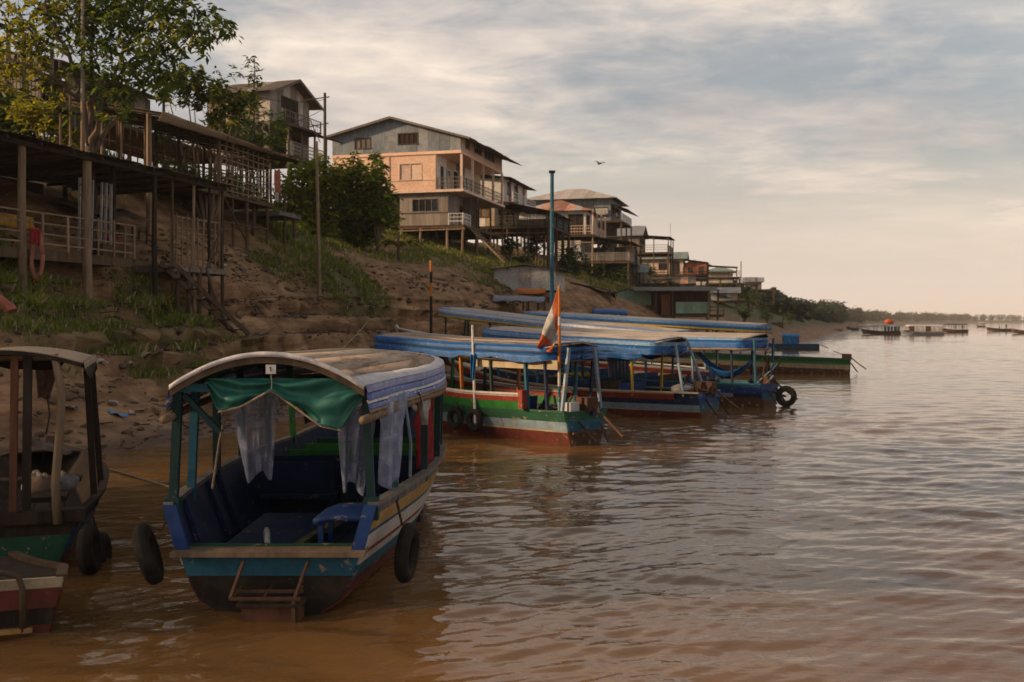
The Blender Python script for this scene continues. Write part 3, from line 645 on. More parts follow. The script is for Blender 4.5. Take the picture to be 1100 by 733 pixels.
# ---- second boat: red, green and pale blue stripes, blue valance
def boat_second():
    B = Boat('passenger_boat', 'moored boat with bright green and red stripes under a faded blue canopy', (1.75, 24.2), (-.66,.75), 9.4,
             [(0,.70),(.25,.95),(.5,1.02),(.75,.85),(1,.06)], [(0,.78),(.35,.74),(.7,.85),(1,1.35)], lo=.55, p=.8)
    r = B.root
    B.strakes([(-.36,-.30,'p_white',.135,1),(-.30,-.19,'p_red',.135,1),(-.19,0,'p_green',.135,1),(0,.22,'p_dkgreen',0,1),(.22,.42,'p_sky',0,1),(.42,.455,'p_cream',0,1),(.455,1,'p_dkred',0,1)])
    B.liner('p_navy', floor='wood_dark'); B.gunwale('p_dkgreen', 0, 0, .14); B.gunwale('p_white', -.36, .135, 1)
    a = B.pt(-1,.135,-.36); MB().box(a.x-.06,a.x+.1,a.y-.12,a.y+.02,a.z-.35,a.z+.1).build('bulwark_end', M['p_red'], r)
    B.bow('p_dkgreen'); B.transom([(0,.2,'p_dkgreen'),(.2,.42,'p_teal'),(.42,1,'p_brown')])
    B.canopy(.1, 8.0, [(0,.85),(.3,1.05),(.7,1.1),(1,1.05)], [(0,2.28),(.5,2.33),(1,2.48)], [(0,.12),(1,.14)], rnd=1.0, rnd0=.25, boards=5, top='roofboard',
             margin=(.16,'tarp_blue'), fascia=((.12,'tarp_blue'),(.03,'cloth_navy'),(.16,'tarp_blue')), fringe=.12, rail=(.02,'wood',.02))
    B.beams([1.4,2.8,4.2,5.5,6.6], 'wood_dark')
    B.posts([(.015,'p_sky'),(.125,'p_teal'),(.37,'p_orange'),(.66,'p_green')], 'p_teal', .08, f=0); B.posts([(.06,'p_navy'),(.25,'p_dkteal'),(.52,'p_dkteal')], 'p_navy', .07)
    for t0, t1, m in ((.02,.31,'cloth_yellow'),(.37,.62,'cloth_yellow')):
        q0 = B.pt(-1,t0,0,.02); q1 = B.pt(-1,t1,0,.02); z0 = 1.98; 
        if t0 < .2: MB().slab(lambda u, v: Vector((q0.x+(q1.x-q0.x)*u-.02, q0.y+(q1.y-q0.y)*u, z0-.22*v)), 10, 2, (.03,0,0)).build('side_board', M['p_cream'], r)
        else: hang('yellow_awning', m, r, (q0.x-.05,q0.y,2.14), (q1.x-.05,q1.y,2.2), .2, .98, 6, .03, .5, 30, 6, 2)
    B.benches([.3,.42,.54,.66], ['p_blue','wood'], f=.25)
    MB().box(-.5,.5,.35,1.0,.42,.72).build('stern_locker', M['p_dkgreen'], r); MB().box(-.42,-.12,.1,.3,.70,.98).build('fuel_can', M['tarp_white'], r)
    # motor with long shaft
    e = put('long_tail_motor', None, r, (.15,.05,.72)); MB().box(-.16,.16,-.15,.3,.05,.36).build('engine_block', M['iron'], e); MB().tube([(0,-.1,.2),(.05,-.5,-.1),(.1,-1.0,-.5)], .03, 8).build('shaft', M['iron'], e); MB().tube([(0,.25,.3),(0,.7,.5)], .018, 6).build('tiller', M['iron'], e)
    MB().bar((-.35,-.08,.55),(-.1,-.45,.1),.05,.04).build('strut', M['wood_dark'], r); MB().bar((.4,-.08,.5),(.35,-.4,.05),.05,.04).build('strut', M['wood'], r); MB().bar((-.55,-.12,.28),(.55,-.12,.28),.06,.05).build('bumper', M['wood'], r)
    for k, t in enumerate((.385,.305)):
        q = B.pt(-1,t,.1,.12); tyre(('leftmost' if k == 0 else 'right-hand')+' of the two tyres on the green striped boat', B.W(q.x,q.y,.42), (B.W(1,0,0)-B.W(0,0,0)), .285, .07, B.W(q.x+.08,q.y,.95), tilt=0)
    clutter(B, 12, 3)
    # white pole with blue rag, striped flag staff
    q = B.pt(-1,.30,0,.1); e = thing('boat_pole', 'thin white pole with a blue rag tied on it', 'pole', B.W(q.x,q.y,.55), 0)
    MB().tube([(0,0,-.2),(-.03,.02,.6),(-.05,0,1.3),(-.08,.02,2.25)], [.035,.035,.033,.03], 8).build('shaft', M['white'], e)
    hang('blue_rag','tarp_cyan', e, (-.13,-.06,1.5), (.05,-.06,1.55), .62, .55, 2, .06, .2, 14, 10, 4)
    q = B.pt(-1,.02,0,-.1); e = thing('flag_staff', 'red and white banded staff carrying a limp red and white flag', 'flag', B.W(q.x+.02,q.y+.1,.75), 0)
    segs = [(0,.25,'p_sky'),(.25,.62,'p_teal'),(.62,1.02,'p_white'),(1.02,2.05,'p_orange'),(2.05,2.25,'p_white'),(2.25,2.9,'p_orange'),(2.9,2.98,'p_ochre')]
    for z0, z1, m in segs: MB().tube([(0,0,z0),(0,0,z1)], .036, 10).build('staff_band', M[m], e, smooth=False)
    cols = ['cloth_orange','cloth_white','cloth_orange']
    wz = [0,.22,.72,1.]
    for k in range(3):
        def fl(u, v):
            w = wz[k]+(wz[k+1]-wz[k])*u; top = Vector((-.045,0,2.9)).lerp(Vector((-.56,.05,1.52)), w); bot = Vector((-.045,0,1.95)).lerp(Vector((-.16,.0,1.40)), w)
            q = top.lerp(bot, v); return q+Vector((.03*math.sin(w*9+v*3)*w, .09*math.sin(v*7+w*5)*(.2+w), -.06*math.sin(w*3.14)*(1-v)))
        MB().slab(fl, 10, 10, (0,.006,0)).build('flag_band', M[cols[k]], e, smooth=True)
    rope('slack mooring line from the green striped boat to the bank', [B.W(0,9.6,1.3), B.W(-1.0,11.5,1.0), hit(395,352)+Vector((0,0,.1))], .02, 'rope', .15)
    return B
boat_second()

def generic(label, loc, f, L, strk, roof, roofm, fas, posts, seed, ze, pitch=0, hb=None, sheer=None, hw=1.12, y0=.5, y1=None, liner='p_navy', benchm=('p_blue','wood'), tiers=((0,.3,'p_blue'),(.3,.5,'p_teal'),(.5,1,'p_brown')), motor=True, rnd=1.0, margin=None, rail=(.02,'wood',.02), boards=1, fringe=.05, crown=.16):
    B = Boat('passenger_boat', label, loc, f, L, hb or [(0,.72),(.25,.98),(.5,1.05),(.78,.85),(1,.06)], sheer or [(0,.78),(.35,.76),(.7,.9),(1,1.45)], lo=.55, p=.8, pitch=pitch)
    r = B.root; B.strakes(strk); B.liner(liner, floor='wood_dark'); B.gunwale(strk[0][2]); B.bow(strk[0][2]); B.transom(tiers)
    B.canopy(y0, y1 or L-1.3, [(0,hw*.93),(.4,hw),(1,hw)], ze, [(0,crown),(1,crown)], rnd=rnd, rnd0=.2, top=roofm, boards=boards, margin=margin, fascia=fas, fringe=fringe, rail=rail)
    n = 6; B.beams([y0+(B.ry[1]-y0-1.2)*(k+.5)/n for k in range(n)], 'wood_dark')
    B.posts(posts, 'p_teal', .075)
    B.benches([.3,.4,.5,.6,.7], benchm, f=.25)
    if motor:
        e = put('long_tail_motor', None, r, (.12,.1,.72)); MB().box(-.18,.18,-.2,.3,.02,.36).build('engine_block', M['iron'], e); MB().tube([(0,-.15,.2),(.05,-.5,-.1),(.1,-1.0,-.45)], .03, 8).build('shaft', M['iron'], e); MB().tube([(0,.25,.3),(0,.8,.5)], .018, 6).build('tiller', M['iron'], e)
        for xx in (-.4,.45): MB().bar((xx,-.06,.6),(xx*.9,-.42,.12),.05,.04).build('strut', M['wood_dark'], r)
    return B
def boat_third():
    B = generic('moored boat with red and navy stripes and a bright blue tarpaulin along its canopy', (5.9,30.6), (-.8,.6), 9.6,
        [(-.03,.05,'p_cream',.08,1),(.05,.20,'p_red',.08,1),(.20,.34,'p_navy',0,1),(.34,.50,'p_sky',0,1),(.50,.53,'p_cream',0,1),(.53,1,'p_dkred',0,1)], None, 'roofpale', ((.13,'tarp_ltblue'),(.22,'tarp_blue')),
        [(.05,'p_sky'),(.22,'p_yellow'),(.40,'p_navy'),(.58,'p_teal'),(.75,'p_teal')], 3, [(0,2.25),(.5,2.38),(1,2.62)], margin=(.16,'tarp_blue'), hw=1.12, y0=.9, fringe=.1)
    r = B.root
    for sd, y0, y1 in ((-1,1.6,5.6),(1,1.2,4.0)):
        hang('blue_tarp_side','tarp_blue', r, (sd*1.14,y0,1.92), (sd*1.14,y1,2.02), .2, .98, 5, .04, .5, 40, 6, 3, bot=lambda u: .10+.16*math.sin(u*3.1)+.05*math.sin(u*15))
    hang('dark_clothes','cloth_navy', r, (-.9,2.2,1.95), (-.9,2.9,1.95), .85, .9, 5, .06, .5, 24, 10, 8); hang('dark_clothes','cloth_grey', r, (-.75,2.6,1.95), (-.75,3.1,1.95), .8, .8, 4, .05, .5, 20, 10, 9)
    e = thing('banana_bunch', 'heap of yellow and green bananas on the red striped boat', 'bananas', B.W(-.6,4.3,.98))
    rnd_ = random.Random(4)
    for k in range(34):
        x, y = rnd_.uniform(-.25,.25), rnd_.uniform(-.7,.7); z = .12+.18*(1-abs(x)*3)*rnd_.random(); a = rnd_.uniform(0,6.3)
        w = B.mw.to_3x3() @ Vector((x,y,z)); d = Vector((math.cos(a),math.sin(a),0))*.13
        MB().tube([w-d+Vector((0,0,.05)), w, w+d+Vector((0,0,.06))], [.018,.035,.015], 6).build('banana', M['p_yellow' if k % 3 else 'p_olive'], e, smooth=True)
    clutter(B, 12, 5)
    for k in range(3):
        c = thing('cargo_sack', ('pale' if k == 0 else 'brown' if k == 1 else 'grey')+' cargo sack lying on the stern of the red striped boat', 'sack', B.W(-.35+.35*k,.75+.1*k,.62), .4*k, 'sacks on the boats')
        sack(c, .3, ('cloth_white','cloth_brown','cloth_grey')[k])
    return B
def sack(parent, s, m, seed=1):
    def fn(u, v):
        a = u*2*math.pi; b = (v-.5)*math.pi; rr = s*(1+.12*math.sin(a*3+seed)+.1*math.sin(b*4+a*2))
        return Vector((rr*math.cos(a)*math.cos(b)*1.1, rr*math.sin(a)*math.cos(b)*.8, s*.62+rr*.62*math.sin(b)))
    MB().grid(fn, 14, 8).build('bag', M[m], parent, smooth=True); MB().tube([(0,0,s*1.18),(.03,0,s*1.3)], [.03,.05], 6).build('tied_neck', M['rope'], parent)
boat_third()
def boat_fourth():
    B = generic('moored blue boat with tidy blue canopy, cream rail and a blue hammock at its stern', (8.75,34.8), (-.8,.6), 10,
        [(-.03,.08,'p_teal',0,1),(.08,.3,'p_blue',0,1),(.3,.42,'p_sky',.1,1),(.3,.42,'p_navy',0,.1),(.42,1,'p_brown',0,1)], None, 'roofpale', ((.09,'tarp_ltblue'),(.26,'tarp_blue')),
        [(.02,'p_teal'),(.10,'p_navy'),(.24,'p_sky'),(.42,'p_teal'),(.62,'p_teal')], 4, [(0,2.32),(.5,2.36),(1,2.5)], y0=.1, rail=(.04,'wood_pale',.02), fringe=0, liner='p_teal')
    r = B.root
    MB().tube([(-1.08,2.9,2.36),(-1.17,2.92,2.3),(-1.19,2.92,1.95)], .04, 8).build('yellow_rope_tie', M['p_yellow'], r)
    def ham(u, v): return Vector((-.55+.5*v, .5+2.0*u, 1.55-.75*math.sin(u*math.pi)**.8*(1-.35*abs(2*v-1))+.25*u))
    MB().slab(ham, 18, 6, (0,0,-.01)).build('hammock', M['tarp_blue'], r, smooth=True)
    for k in range(9):
        rr = random.Random(k); MB().tube([(rr.uniform(-.7,.7),rr.uniform(-.1,.3),.8),(rr.uniform(-.8,.8),rr.uniform(-.3,.3),1.0+rr.random()*.9)], .03, 6).build('stern_gear', M[rr.choice(['iron','p_teal','wood_dark','p_sky'])], r)
    tyre('tyre hanging on an iron bar behind the blue hammock boat', B.W(.1,-.55,.36), (B.W(1,.6,0)-B.W(0,0,0)), .34, .085, B.W(.05,-.1,1.0))
    MB().bar((.1,-.05,.5),(.1,-.55,.35),.06,.06).build('tyre_bar', M['iron'], r)
boat_fourth()
generic('pitched boat with long weathered white canopy and yellow red stripes, bow on the mud', (8.6,43.6,.02), (-.86,.51), 16.5,
    [(-.03,.06,'p_white',0,1),(.06,.22,'p_red',0,1),(.22,.34,'p_white',0,1),(.34,.55,'p_yellow',0,1),(.55,1,'p_brown',0,1)], None, 'roofpale', ((.12,'tarp_white'),(.14,'tarp_ltblue'),(.06,'p_yellow')),
    [(.04,'p_sky'),(.2,'p_teal'),(.38,'p_teal'),(.56,'p_green'),(.72,'p_dkgreen'),(.80,'p_dkgreen')], 5, [(0,2.26),(.5,2.36),(1,2.62)], pitch=3.6, y0=1.0, y1=14.2, rnd=1.6, margin=(.25,'tarp_ltblue'), hb=[(0,.75),(.25,1.05),(.5,1.15),(.8,.9),(1,.06)], hw=1.25, boards=3)
generic('boat with very long pale blue canopy and a bare green and cream stern', (18.6,56.5), (-.965,.26), 20.5,
    [(-.03,.16,'p_dkgreen',0,1),(.16,.26,'p_green',0,1),(.26,.5,'p_cream',0,1),(.5,1,'p_brown',0,1)], None, 'roofpale', ((.12,'tarp_ltblue'),(.13,'tarp_blue'),(.1,'p_yellow')),
    [(.22,'wood'),(.36,'p_teal'),(.5,'p_teal'),(.64,'p_teal'),(.78,'p_teal')], 6, [(0,2.45),(.5,2.6),(1,2.8)], pitch=1.9, y0=4.2, y1=18.6, rnd=1.5, hw=1.25, margin=(.25,'tarp_ltblue'), hb=[(0,.7),(.2,1.0),(.5,1.15),(.8,.9),(1,.06)], boards=3)

# ---- boats cut by the left edge of the picture
def boat_left():
    B = Boat('passenger_boat', 'dark green and blue boat under a sagging tan tarp, cut by the left edge', (-5.92,11.75), (-.33,.94), 6.2,
             [(0,.88),(.3,1.05),(.6,1.05),(.85,.7),(1,.05)], [(0,.62),(.4,.58),(1,.74)], [(0,-.1),(.5,-.3),(1,.2)], lo=.62, p=.8)
    r = B.root; B.strakes([(0,.2,'wood_dark',0,1),(.2,.55,'p_blue',0,1),(.55,1,'p_brown',0,1)]); B.liner('wood_dark', floor='wood_dark'); B.gunwale('wood_dark'); B.bow('wood_dark')
    B.transom([(0,.30,'wood_dark'),(.30,.75,'p_dkgreen'),(.75,1,'p_navy')])
    MB().box(-.95,.95,-.1,.12,.56,.70).build('stern_beam', M['wood_dark'], r)
    B.canopy(-.15, 3.2, [(0,.92),(1,.9)], [(0,2.42),(1,2.4)], [(0,.16),(1,.14)], rnd=.4, top='tarp_tan', fascia=((.09,'tarp_tan'),(.05,'wood_dark')), fringe=.22, arch=('wood_dark',.05,.05))
    B.beams([.8,1.6,2.4], 'wood_dark')
    for x, m, w in ((-.05,'wood_pale',.10),(.17,'wood_red',.08),(.31,'wood_dark',.09)): MB().bar((x,.03,.5),(x+.02,.03,2.5),w,w,(0,1,0)).build('post', M[m], r)
    MB().tube([(.66,-.1,.55),(.63,-.11,1.0),(.68,-.12,1.6),(.70,-.12,2.1),(.62,-.12,2.52)], [.055,.05,.052,.047,.045], 10).build('post', M['wood_pale'], r, smooth=True)
    B.posts([.25,.45], 'wood_dark', .08)
    MB().bar((.28,.5,1.45),(.75,.35,1.32),.16,.05).build('slanted_board', M['wood_grey'], r); MB().box(.3,.72,.3,.7,.74,.8).build('thwart', M['wood_dark'], r); MB().box(-.8,.8,1.6,1.9,.78,.84).build('thwart', M['wood_dark'], r)
    for k, (x, y, m) in enumerate(((.42,.9,'cloth_brown'),(.62,1.0,'cloth_grey'),(.30,1.2,'cloth_white'))):
        c = thing('cargo_sack', ('brown','grey','dirty white')[k]+' sack heaped behind the bent pale post of the left edge boat', 'sack', B.W(x,y,.72), k, 'sacks on the boats'); sack(c, .2, m, k)
    tb = MB().tube([(.45,.8,1.5),(.5,.75,1.75),(.46,.8,2.0),(.52,.8,2.3)], .012, 6).build('hanging_cord', M['rope_dark'], r)
    hang('net_bundle','cloth_brown', r, (.32,.8,2.3), (.62,.7,2.3), .35, .4, 3, .05, .3, 14, 8, 3)
    tyre('tyre low on the dark green boat at the left edge', B.W(1.0,-.12,.22), (1,.15,.1), .29, .075, B.W(.92,.1,.58)); tyre('smaller tyre just behind another on the left edge boat', B.W(1.12,.35,.1), (1,.15,.1), .22, .06, B.W(1.0,.4,.55))
    S = Boat('open_skiff', 'small red and white boat with pipe rail in the bottom left corner', (-5.02,9.35), (-.3,.95), 1.2,
             [(0,.85),(.5,.8),(1,.2)], [(0,.50),(1,.42)], [(0,-.15),(1,-.1)], lo=.8, p=.8, group='small open boats')
    r = S.root; S.strakes([(0,.16,'p_cream',0,1),(.16,.55,'p_dkred',0,1),(.55,1,'wood_dark',0,1)], 8); S.transom([(0,.14,'p_cream'),(.14,.42,'p_dkred'),(.42,.66,'wood_dark'),(.66,.82,'p_dkred'),(.82,1,'wood_dark')]); S.gunwale('wood'); MB().slab(lambda u, v: (lambda q: Vector((q.x*(2*v-1), q.y, q.z-.02)))(S.pt(1, .01+.98*u, 0, -.03)), 6, 2, (0,0,-.03)).build('foredeck', M['wood_dark'], r)
    MB().tube([(-.8,-.1,.60),(.35,-.1,.60),(.48,-.11,.56),(.52,-.12,.44),(.52,-.12,.05)], .028, 10).build('pipe_rail', M['wood'], r, smooth=True)
    MB().bar((.2,-.1,.1),(.2,-.1,-.1),.05,.05,(0,1,0)).build('stern_strut', M['wood_dark'], r); MB().bar((-.6,-.12,.06),(.6,-.12,.06),.05,.04).build('rub_rail', M['p_ochre'], r)
boat_left()
# ------------------------------------------------------------------ buildings
def wall_pieces(parent, name, mtl, axis, at, u0, u1, z0, top, pw, openings=(), th=.08, sub=None, jitter=.012, seed=0):
    """wall along local x ('x': at is y) or y ('y': at is x), cut into panels pw wide, with holes (ua,ub,za,zb)"""
    topf = top if callable(top) else (lambda u: top)
    n = max(1, round((u1-u0)/pw)); rr = random.Random(seed)
    for k in range(n):
        a, b = u0+(u1-u0)*k/n+.004, u0+(u1-u0)*(k+1)/n-.004; cuts = sorted({a, b, *[c for o in openings for c in o[:2] if a < c < b]})
        mb = MB(); mb2 = MB(); off = rr.uniform(0, jitter)
        full = [o for o in openings if o[0] <= a+.02 and o[1] >= b-.02]
        for c0, c1 in zip(cuts, cuts[1:]):
            mid = (c0+c1)/2; hs = sorted([(o[2], o[3]) for o in openings if o[0] <= mid <= o[1]]); z = z0
            for za, zb in hs+[(None, None)]:
                e0, e1 = (za, za) if za is not None else (topf(c0), topf(c1))
                if max(e0, e1)-z > .01:
                    pts = [(c0, z), (c1, z), (c1, max(e1, z)), (c0, max(e0, z))]
                    d0, d1 = at-off, at+th
                    if axis == 'x': vs_ = [(u, d0, h) for u, h in pts]+[(u, d1, h) for u, h in pts]
                    else: vs_ = [(at+off, u, h) for u, h in pts]+[(at-th, u, h) for u, h in pts]
                    (mb2 if full and z >= full[0][3]-1e-6 else mb).add(vs_, [(0,1,2,3),(7,6,5,4),(0,4,5,1),(1,5,6,2),(2,6,7,3),(3,7,4,0)])
                if zb is not None: z = zb
        for q in (mb, mb2):
            if q.v: q.build(name, M[mtl] if isinstance(mtl, str) else M[mtl[k % len(mtl)]], parent)
def window(parent, axis, at, o, frame='wood', fill='glass', bars=2, name='window', sill=True):
    ua, ub, za, zb = o; e = put(name, None, parent); d = .05 if axis == 'x' else -.05
    def bx(u0, u1, h0, h1, a0, a1, m, nm):
        mb = MB()
        if axis == 'x': mb.box(u0, u1, at+a0, at+a1, h0, h1)
        else: mb.box(at-a1, at-a0, u0, u1, h0, h1)
        mb.build(nm, M[m], e)
    t = .07
    bx(ua-.02, ub+.02, zb-t*.3, zb+t, -.03, .05, frame, 'frame'); bx(ua-t, ua, za-t*.5, zb+t, -.028, .05, frame, 'frame'); bx(ub, ub+t, za-t*.5, zb+t, -.028, .05, frame, 'frame')
    if sill: bx(ua-.1, ub+.1, za-t, za, -.07, .05, frame, 'sill')
    w = (ub-ua)/bars
    for k in range(bars): bx(ua+w*k+.02, ua+w*(k+1)-.02, za+.005, zb-.03, .045, .06, fill, 'pane' if fill == 'glass' else 'shutter_or_dark_fill')  # inside fill: flat dark sheet standing in for the unlit room
    for k in range(1, bars): bx(ua+w*k-.025, ua+w*k+.025, za, zb-.02, .0, .05, frame, 'mullion')
_sheet = {}
def sheet_mesh(w, l, m, nc=5, amp=.012):
    key = (round(w,2), round(l,2), m)
    if key not in _sheet:
        mb = MB(); n = nc*4
        mb.slab(lambda u, v: Vector((w*u, l*v, amp*math.sin(u*nc*2*math.pi))), n, 1, (0,0,-.006)); _sheet[key] = mb.mesh('roof_sheet', M[m])
    return _sheet[key]
def roof_plane(parent, p00, p10, p01, m, sw=.9, name='roof_sheet', seed=0, jit=.02):
    """corrugated sheets from eave corner p00 along p10, sloping up to p01"""
    p00, p10, p01 = Vector(p00), Vector(p10), Vector(p01); u = p10-p00; v = p01-p00; L_ = u.length; n = max(1, round(L_/sw)); w = L_/n; rr = random.Random(seed)
    ux = u.normalized(); vy = (v-ux*v.dot(ux)).normalized(); nz = ux.cross(vy); mlist = [m] if isinstance(m, str) else m
    R = Matrix((ux, vy, nz)).transposed().to_euler(); skew = v.dot(ux)
    for k in range(n):
        mm = mlist[rr.randrange(len(mlist))]
        o = put(name, sheet_mesh(w*1.04, v.length, mm), parent, p00+u*(k/n)+nz*(.012*(k % 2)+rr.uniform(0,jit))+vy*rr.uniform(-.05,.03), R)
def tri_roof(parent, a, b, c, m, name='roof_slope', th=.05):
    a, b, c = Vector(a), Vector(b), Vector(c); t = Vector((0,0,-th)); MB().add([a,b,c,a+t,b+t,c+t], [(0,1,2),(5,4,3),(0,3,4,1),(1,4,5,2),(2,5,3,0)]).build(name, M[m], parent)
class House:
    def __init__(s, name, label, px, Y, a, group='stilt houses along the bank', cat='house', zb=0.):
        X = (px-550)/FPX*Y; s.a = math.radians(a); s.Y = Y; s.k = Y/FPX
        s.root = thing(name, label, cat, (X, Y, 0), -s.a, group); s.mw = Matrix.LocRotScale(s.root.location, s.root.rotation_euler, None)
        s.rr = random.Random(px)
    def z(s, py, Y=None): return CAMZ+(HOR-py)*(Y or s.Y)/FPX
    def ground(s, x, y): w = s.mw @ Vector((x, y, 0)); return gz(w.x, w.y)
    def box(s, name, m, *b, parent=None): return MB().box(*b).build(name, M[m], parent or s.root)
    def stilts(s, xs, ys, zt, m='wood', r=.09, brace=True, name='stilt'):
        for y in ys:
            for x in xs:
                g = s.ground(x, y); j = s.rr.uniform
                if zt-g < .15: continue
                MB().tube([(x+j(-.08,.08), y+j(-.08,.08), g-.3), (x+j(-.04,.04), y, (g+zt)/2), (x, y, zt)], [r*1.1, r, r*.95], 7).build(name, M[m], s.root)
        if brace and len(xs) > 1:
            for y in (ys[0],):
                g = max(s.ground(xs[0], y), s.ground(xs[-1], y)); zz = g+(zt-g)*.55
                MB().bar((xs[0]-.2, y-.1, zz), (xs[-1]+.2, y-.1, zz+s.rr.uniform(-.1,.1)), .06, .1).build('brace', M[m], s.root)
    def railing(s, p0, p1, z, h=.95, m='wood', n=3, vert=0, post=1.6, rw=.05, group_posts=True):
        p0 = Vector((*p0, z)); p1 = Vector((*p1, z)); e = put('railing', None, s.root); L_ = (p1-p0).length
        for k in range(n): MB().bar(p0+Vector((0,0,h*(k+1)/n)), p1+Vector((0,0,h*(k+1)/n+s.rr.uniform(-.02,.02))), rw, rw).build('rail', M[m], e)
        np_ = max(1, round(L_/post))
        for k in range(np_+1): q = p0.lerp(p1, k/np_); MB().bar(q, q+Vector((0,0,h+.04)), rw*1.3, rw*1.3, (0,1,0)).build('rail_post', M[m], e)
        if vert:
            mb = MB(); nv = max(2, round(L_/vert))
            for k in range(nv): q = p0.lerp(p1, (k+.5)/nv); mb.bar(q+Vector((0,0,.05)), q+Vector((0,0,h)), rw*.5, rw*.5, (0,1,0))
            o = mb.build('balusters', M[m], e); o['kind'] = 'stuff'
    def deck(s, x0, x1, y0, y1, z, m='wood', pw=.3, joist=True):
        n = max(1, round((y1-y0)/pw)) if y1-y0 < x1-x0 else max(1, round((y1-y0)/max(pw, .5)))
        n = min(n, 14)
        for k in range(n): MB().box(x0+s.rr.uniform(-.06,.06), x1+s.rr.uniform(-.06,.06), y0+(y1-y0)*k/n+.01, y0+(y1-y0)*(k+1)/n-.01, z-.05, z+s.rr.uniform(0,.012)).build('deck_board', M[m], s.root)
        if joist:
            for y in (y0+.1, y1-.1): MB().box(x0, x1, y-.05, y+.05, z-.24, z-.055).build('joist', M[m], s.root)
            for x in (x0+.05, x1-.05): MB().box(x-.05, x+.05, y0+.16, y1-.16, z-.2, z-.055).build('joist', M[m], s.root)
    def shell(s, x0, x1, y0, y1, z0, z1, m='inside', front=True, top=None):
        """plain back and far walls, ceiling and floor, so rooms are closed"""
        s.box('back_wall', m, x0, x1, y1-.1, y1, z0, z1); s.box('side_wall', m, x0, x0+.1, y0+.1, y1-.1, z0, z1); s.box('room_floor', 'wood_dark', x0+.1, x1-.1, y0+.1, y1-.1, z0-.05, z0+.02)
    def stairs(s, p0, p1, w=.9, n=9, m='wood'):
        p0, p1 = Vector(p0), Vector(p1); e = put('stair', None, s.root); d = (p1-p0); side = Vector((-d.y, d.x, 0)).normalized()*w/2
        for sg in (-1, 1): MB().bar(p0+side*sg, p1+side*sg, .06, .16).build('stringer', M[m], e)
        for k in range(n): q = p0.lerp(p1, (k+.5)/n); MB().bar(q-side, q+side, .22, .04).build('tread', M[m], e)
        return e
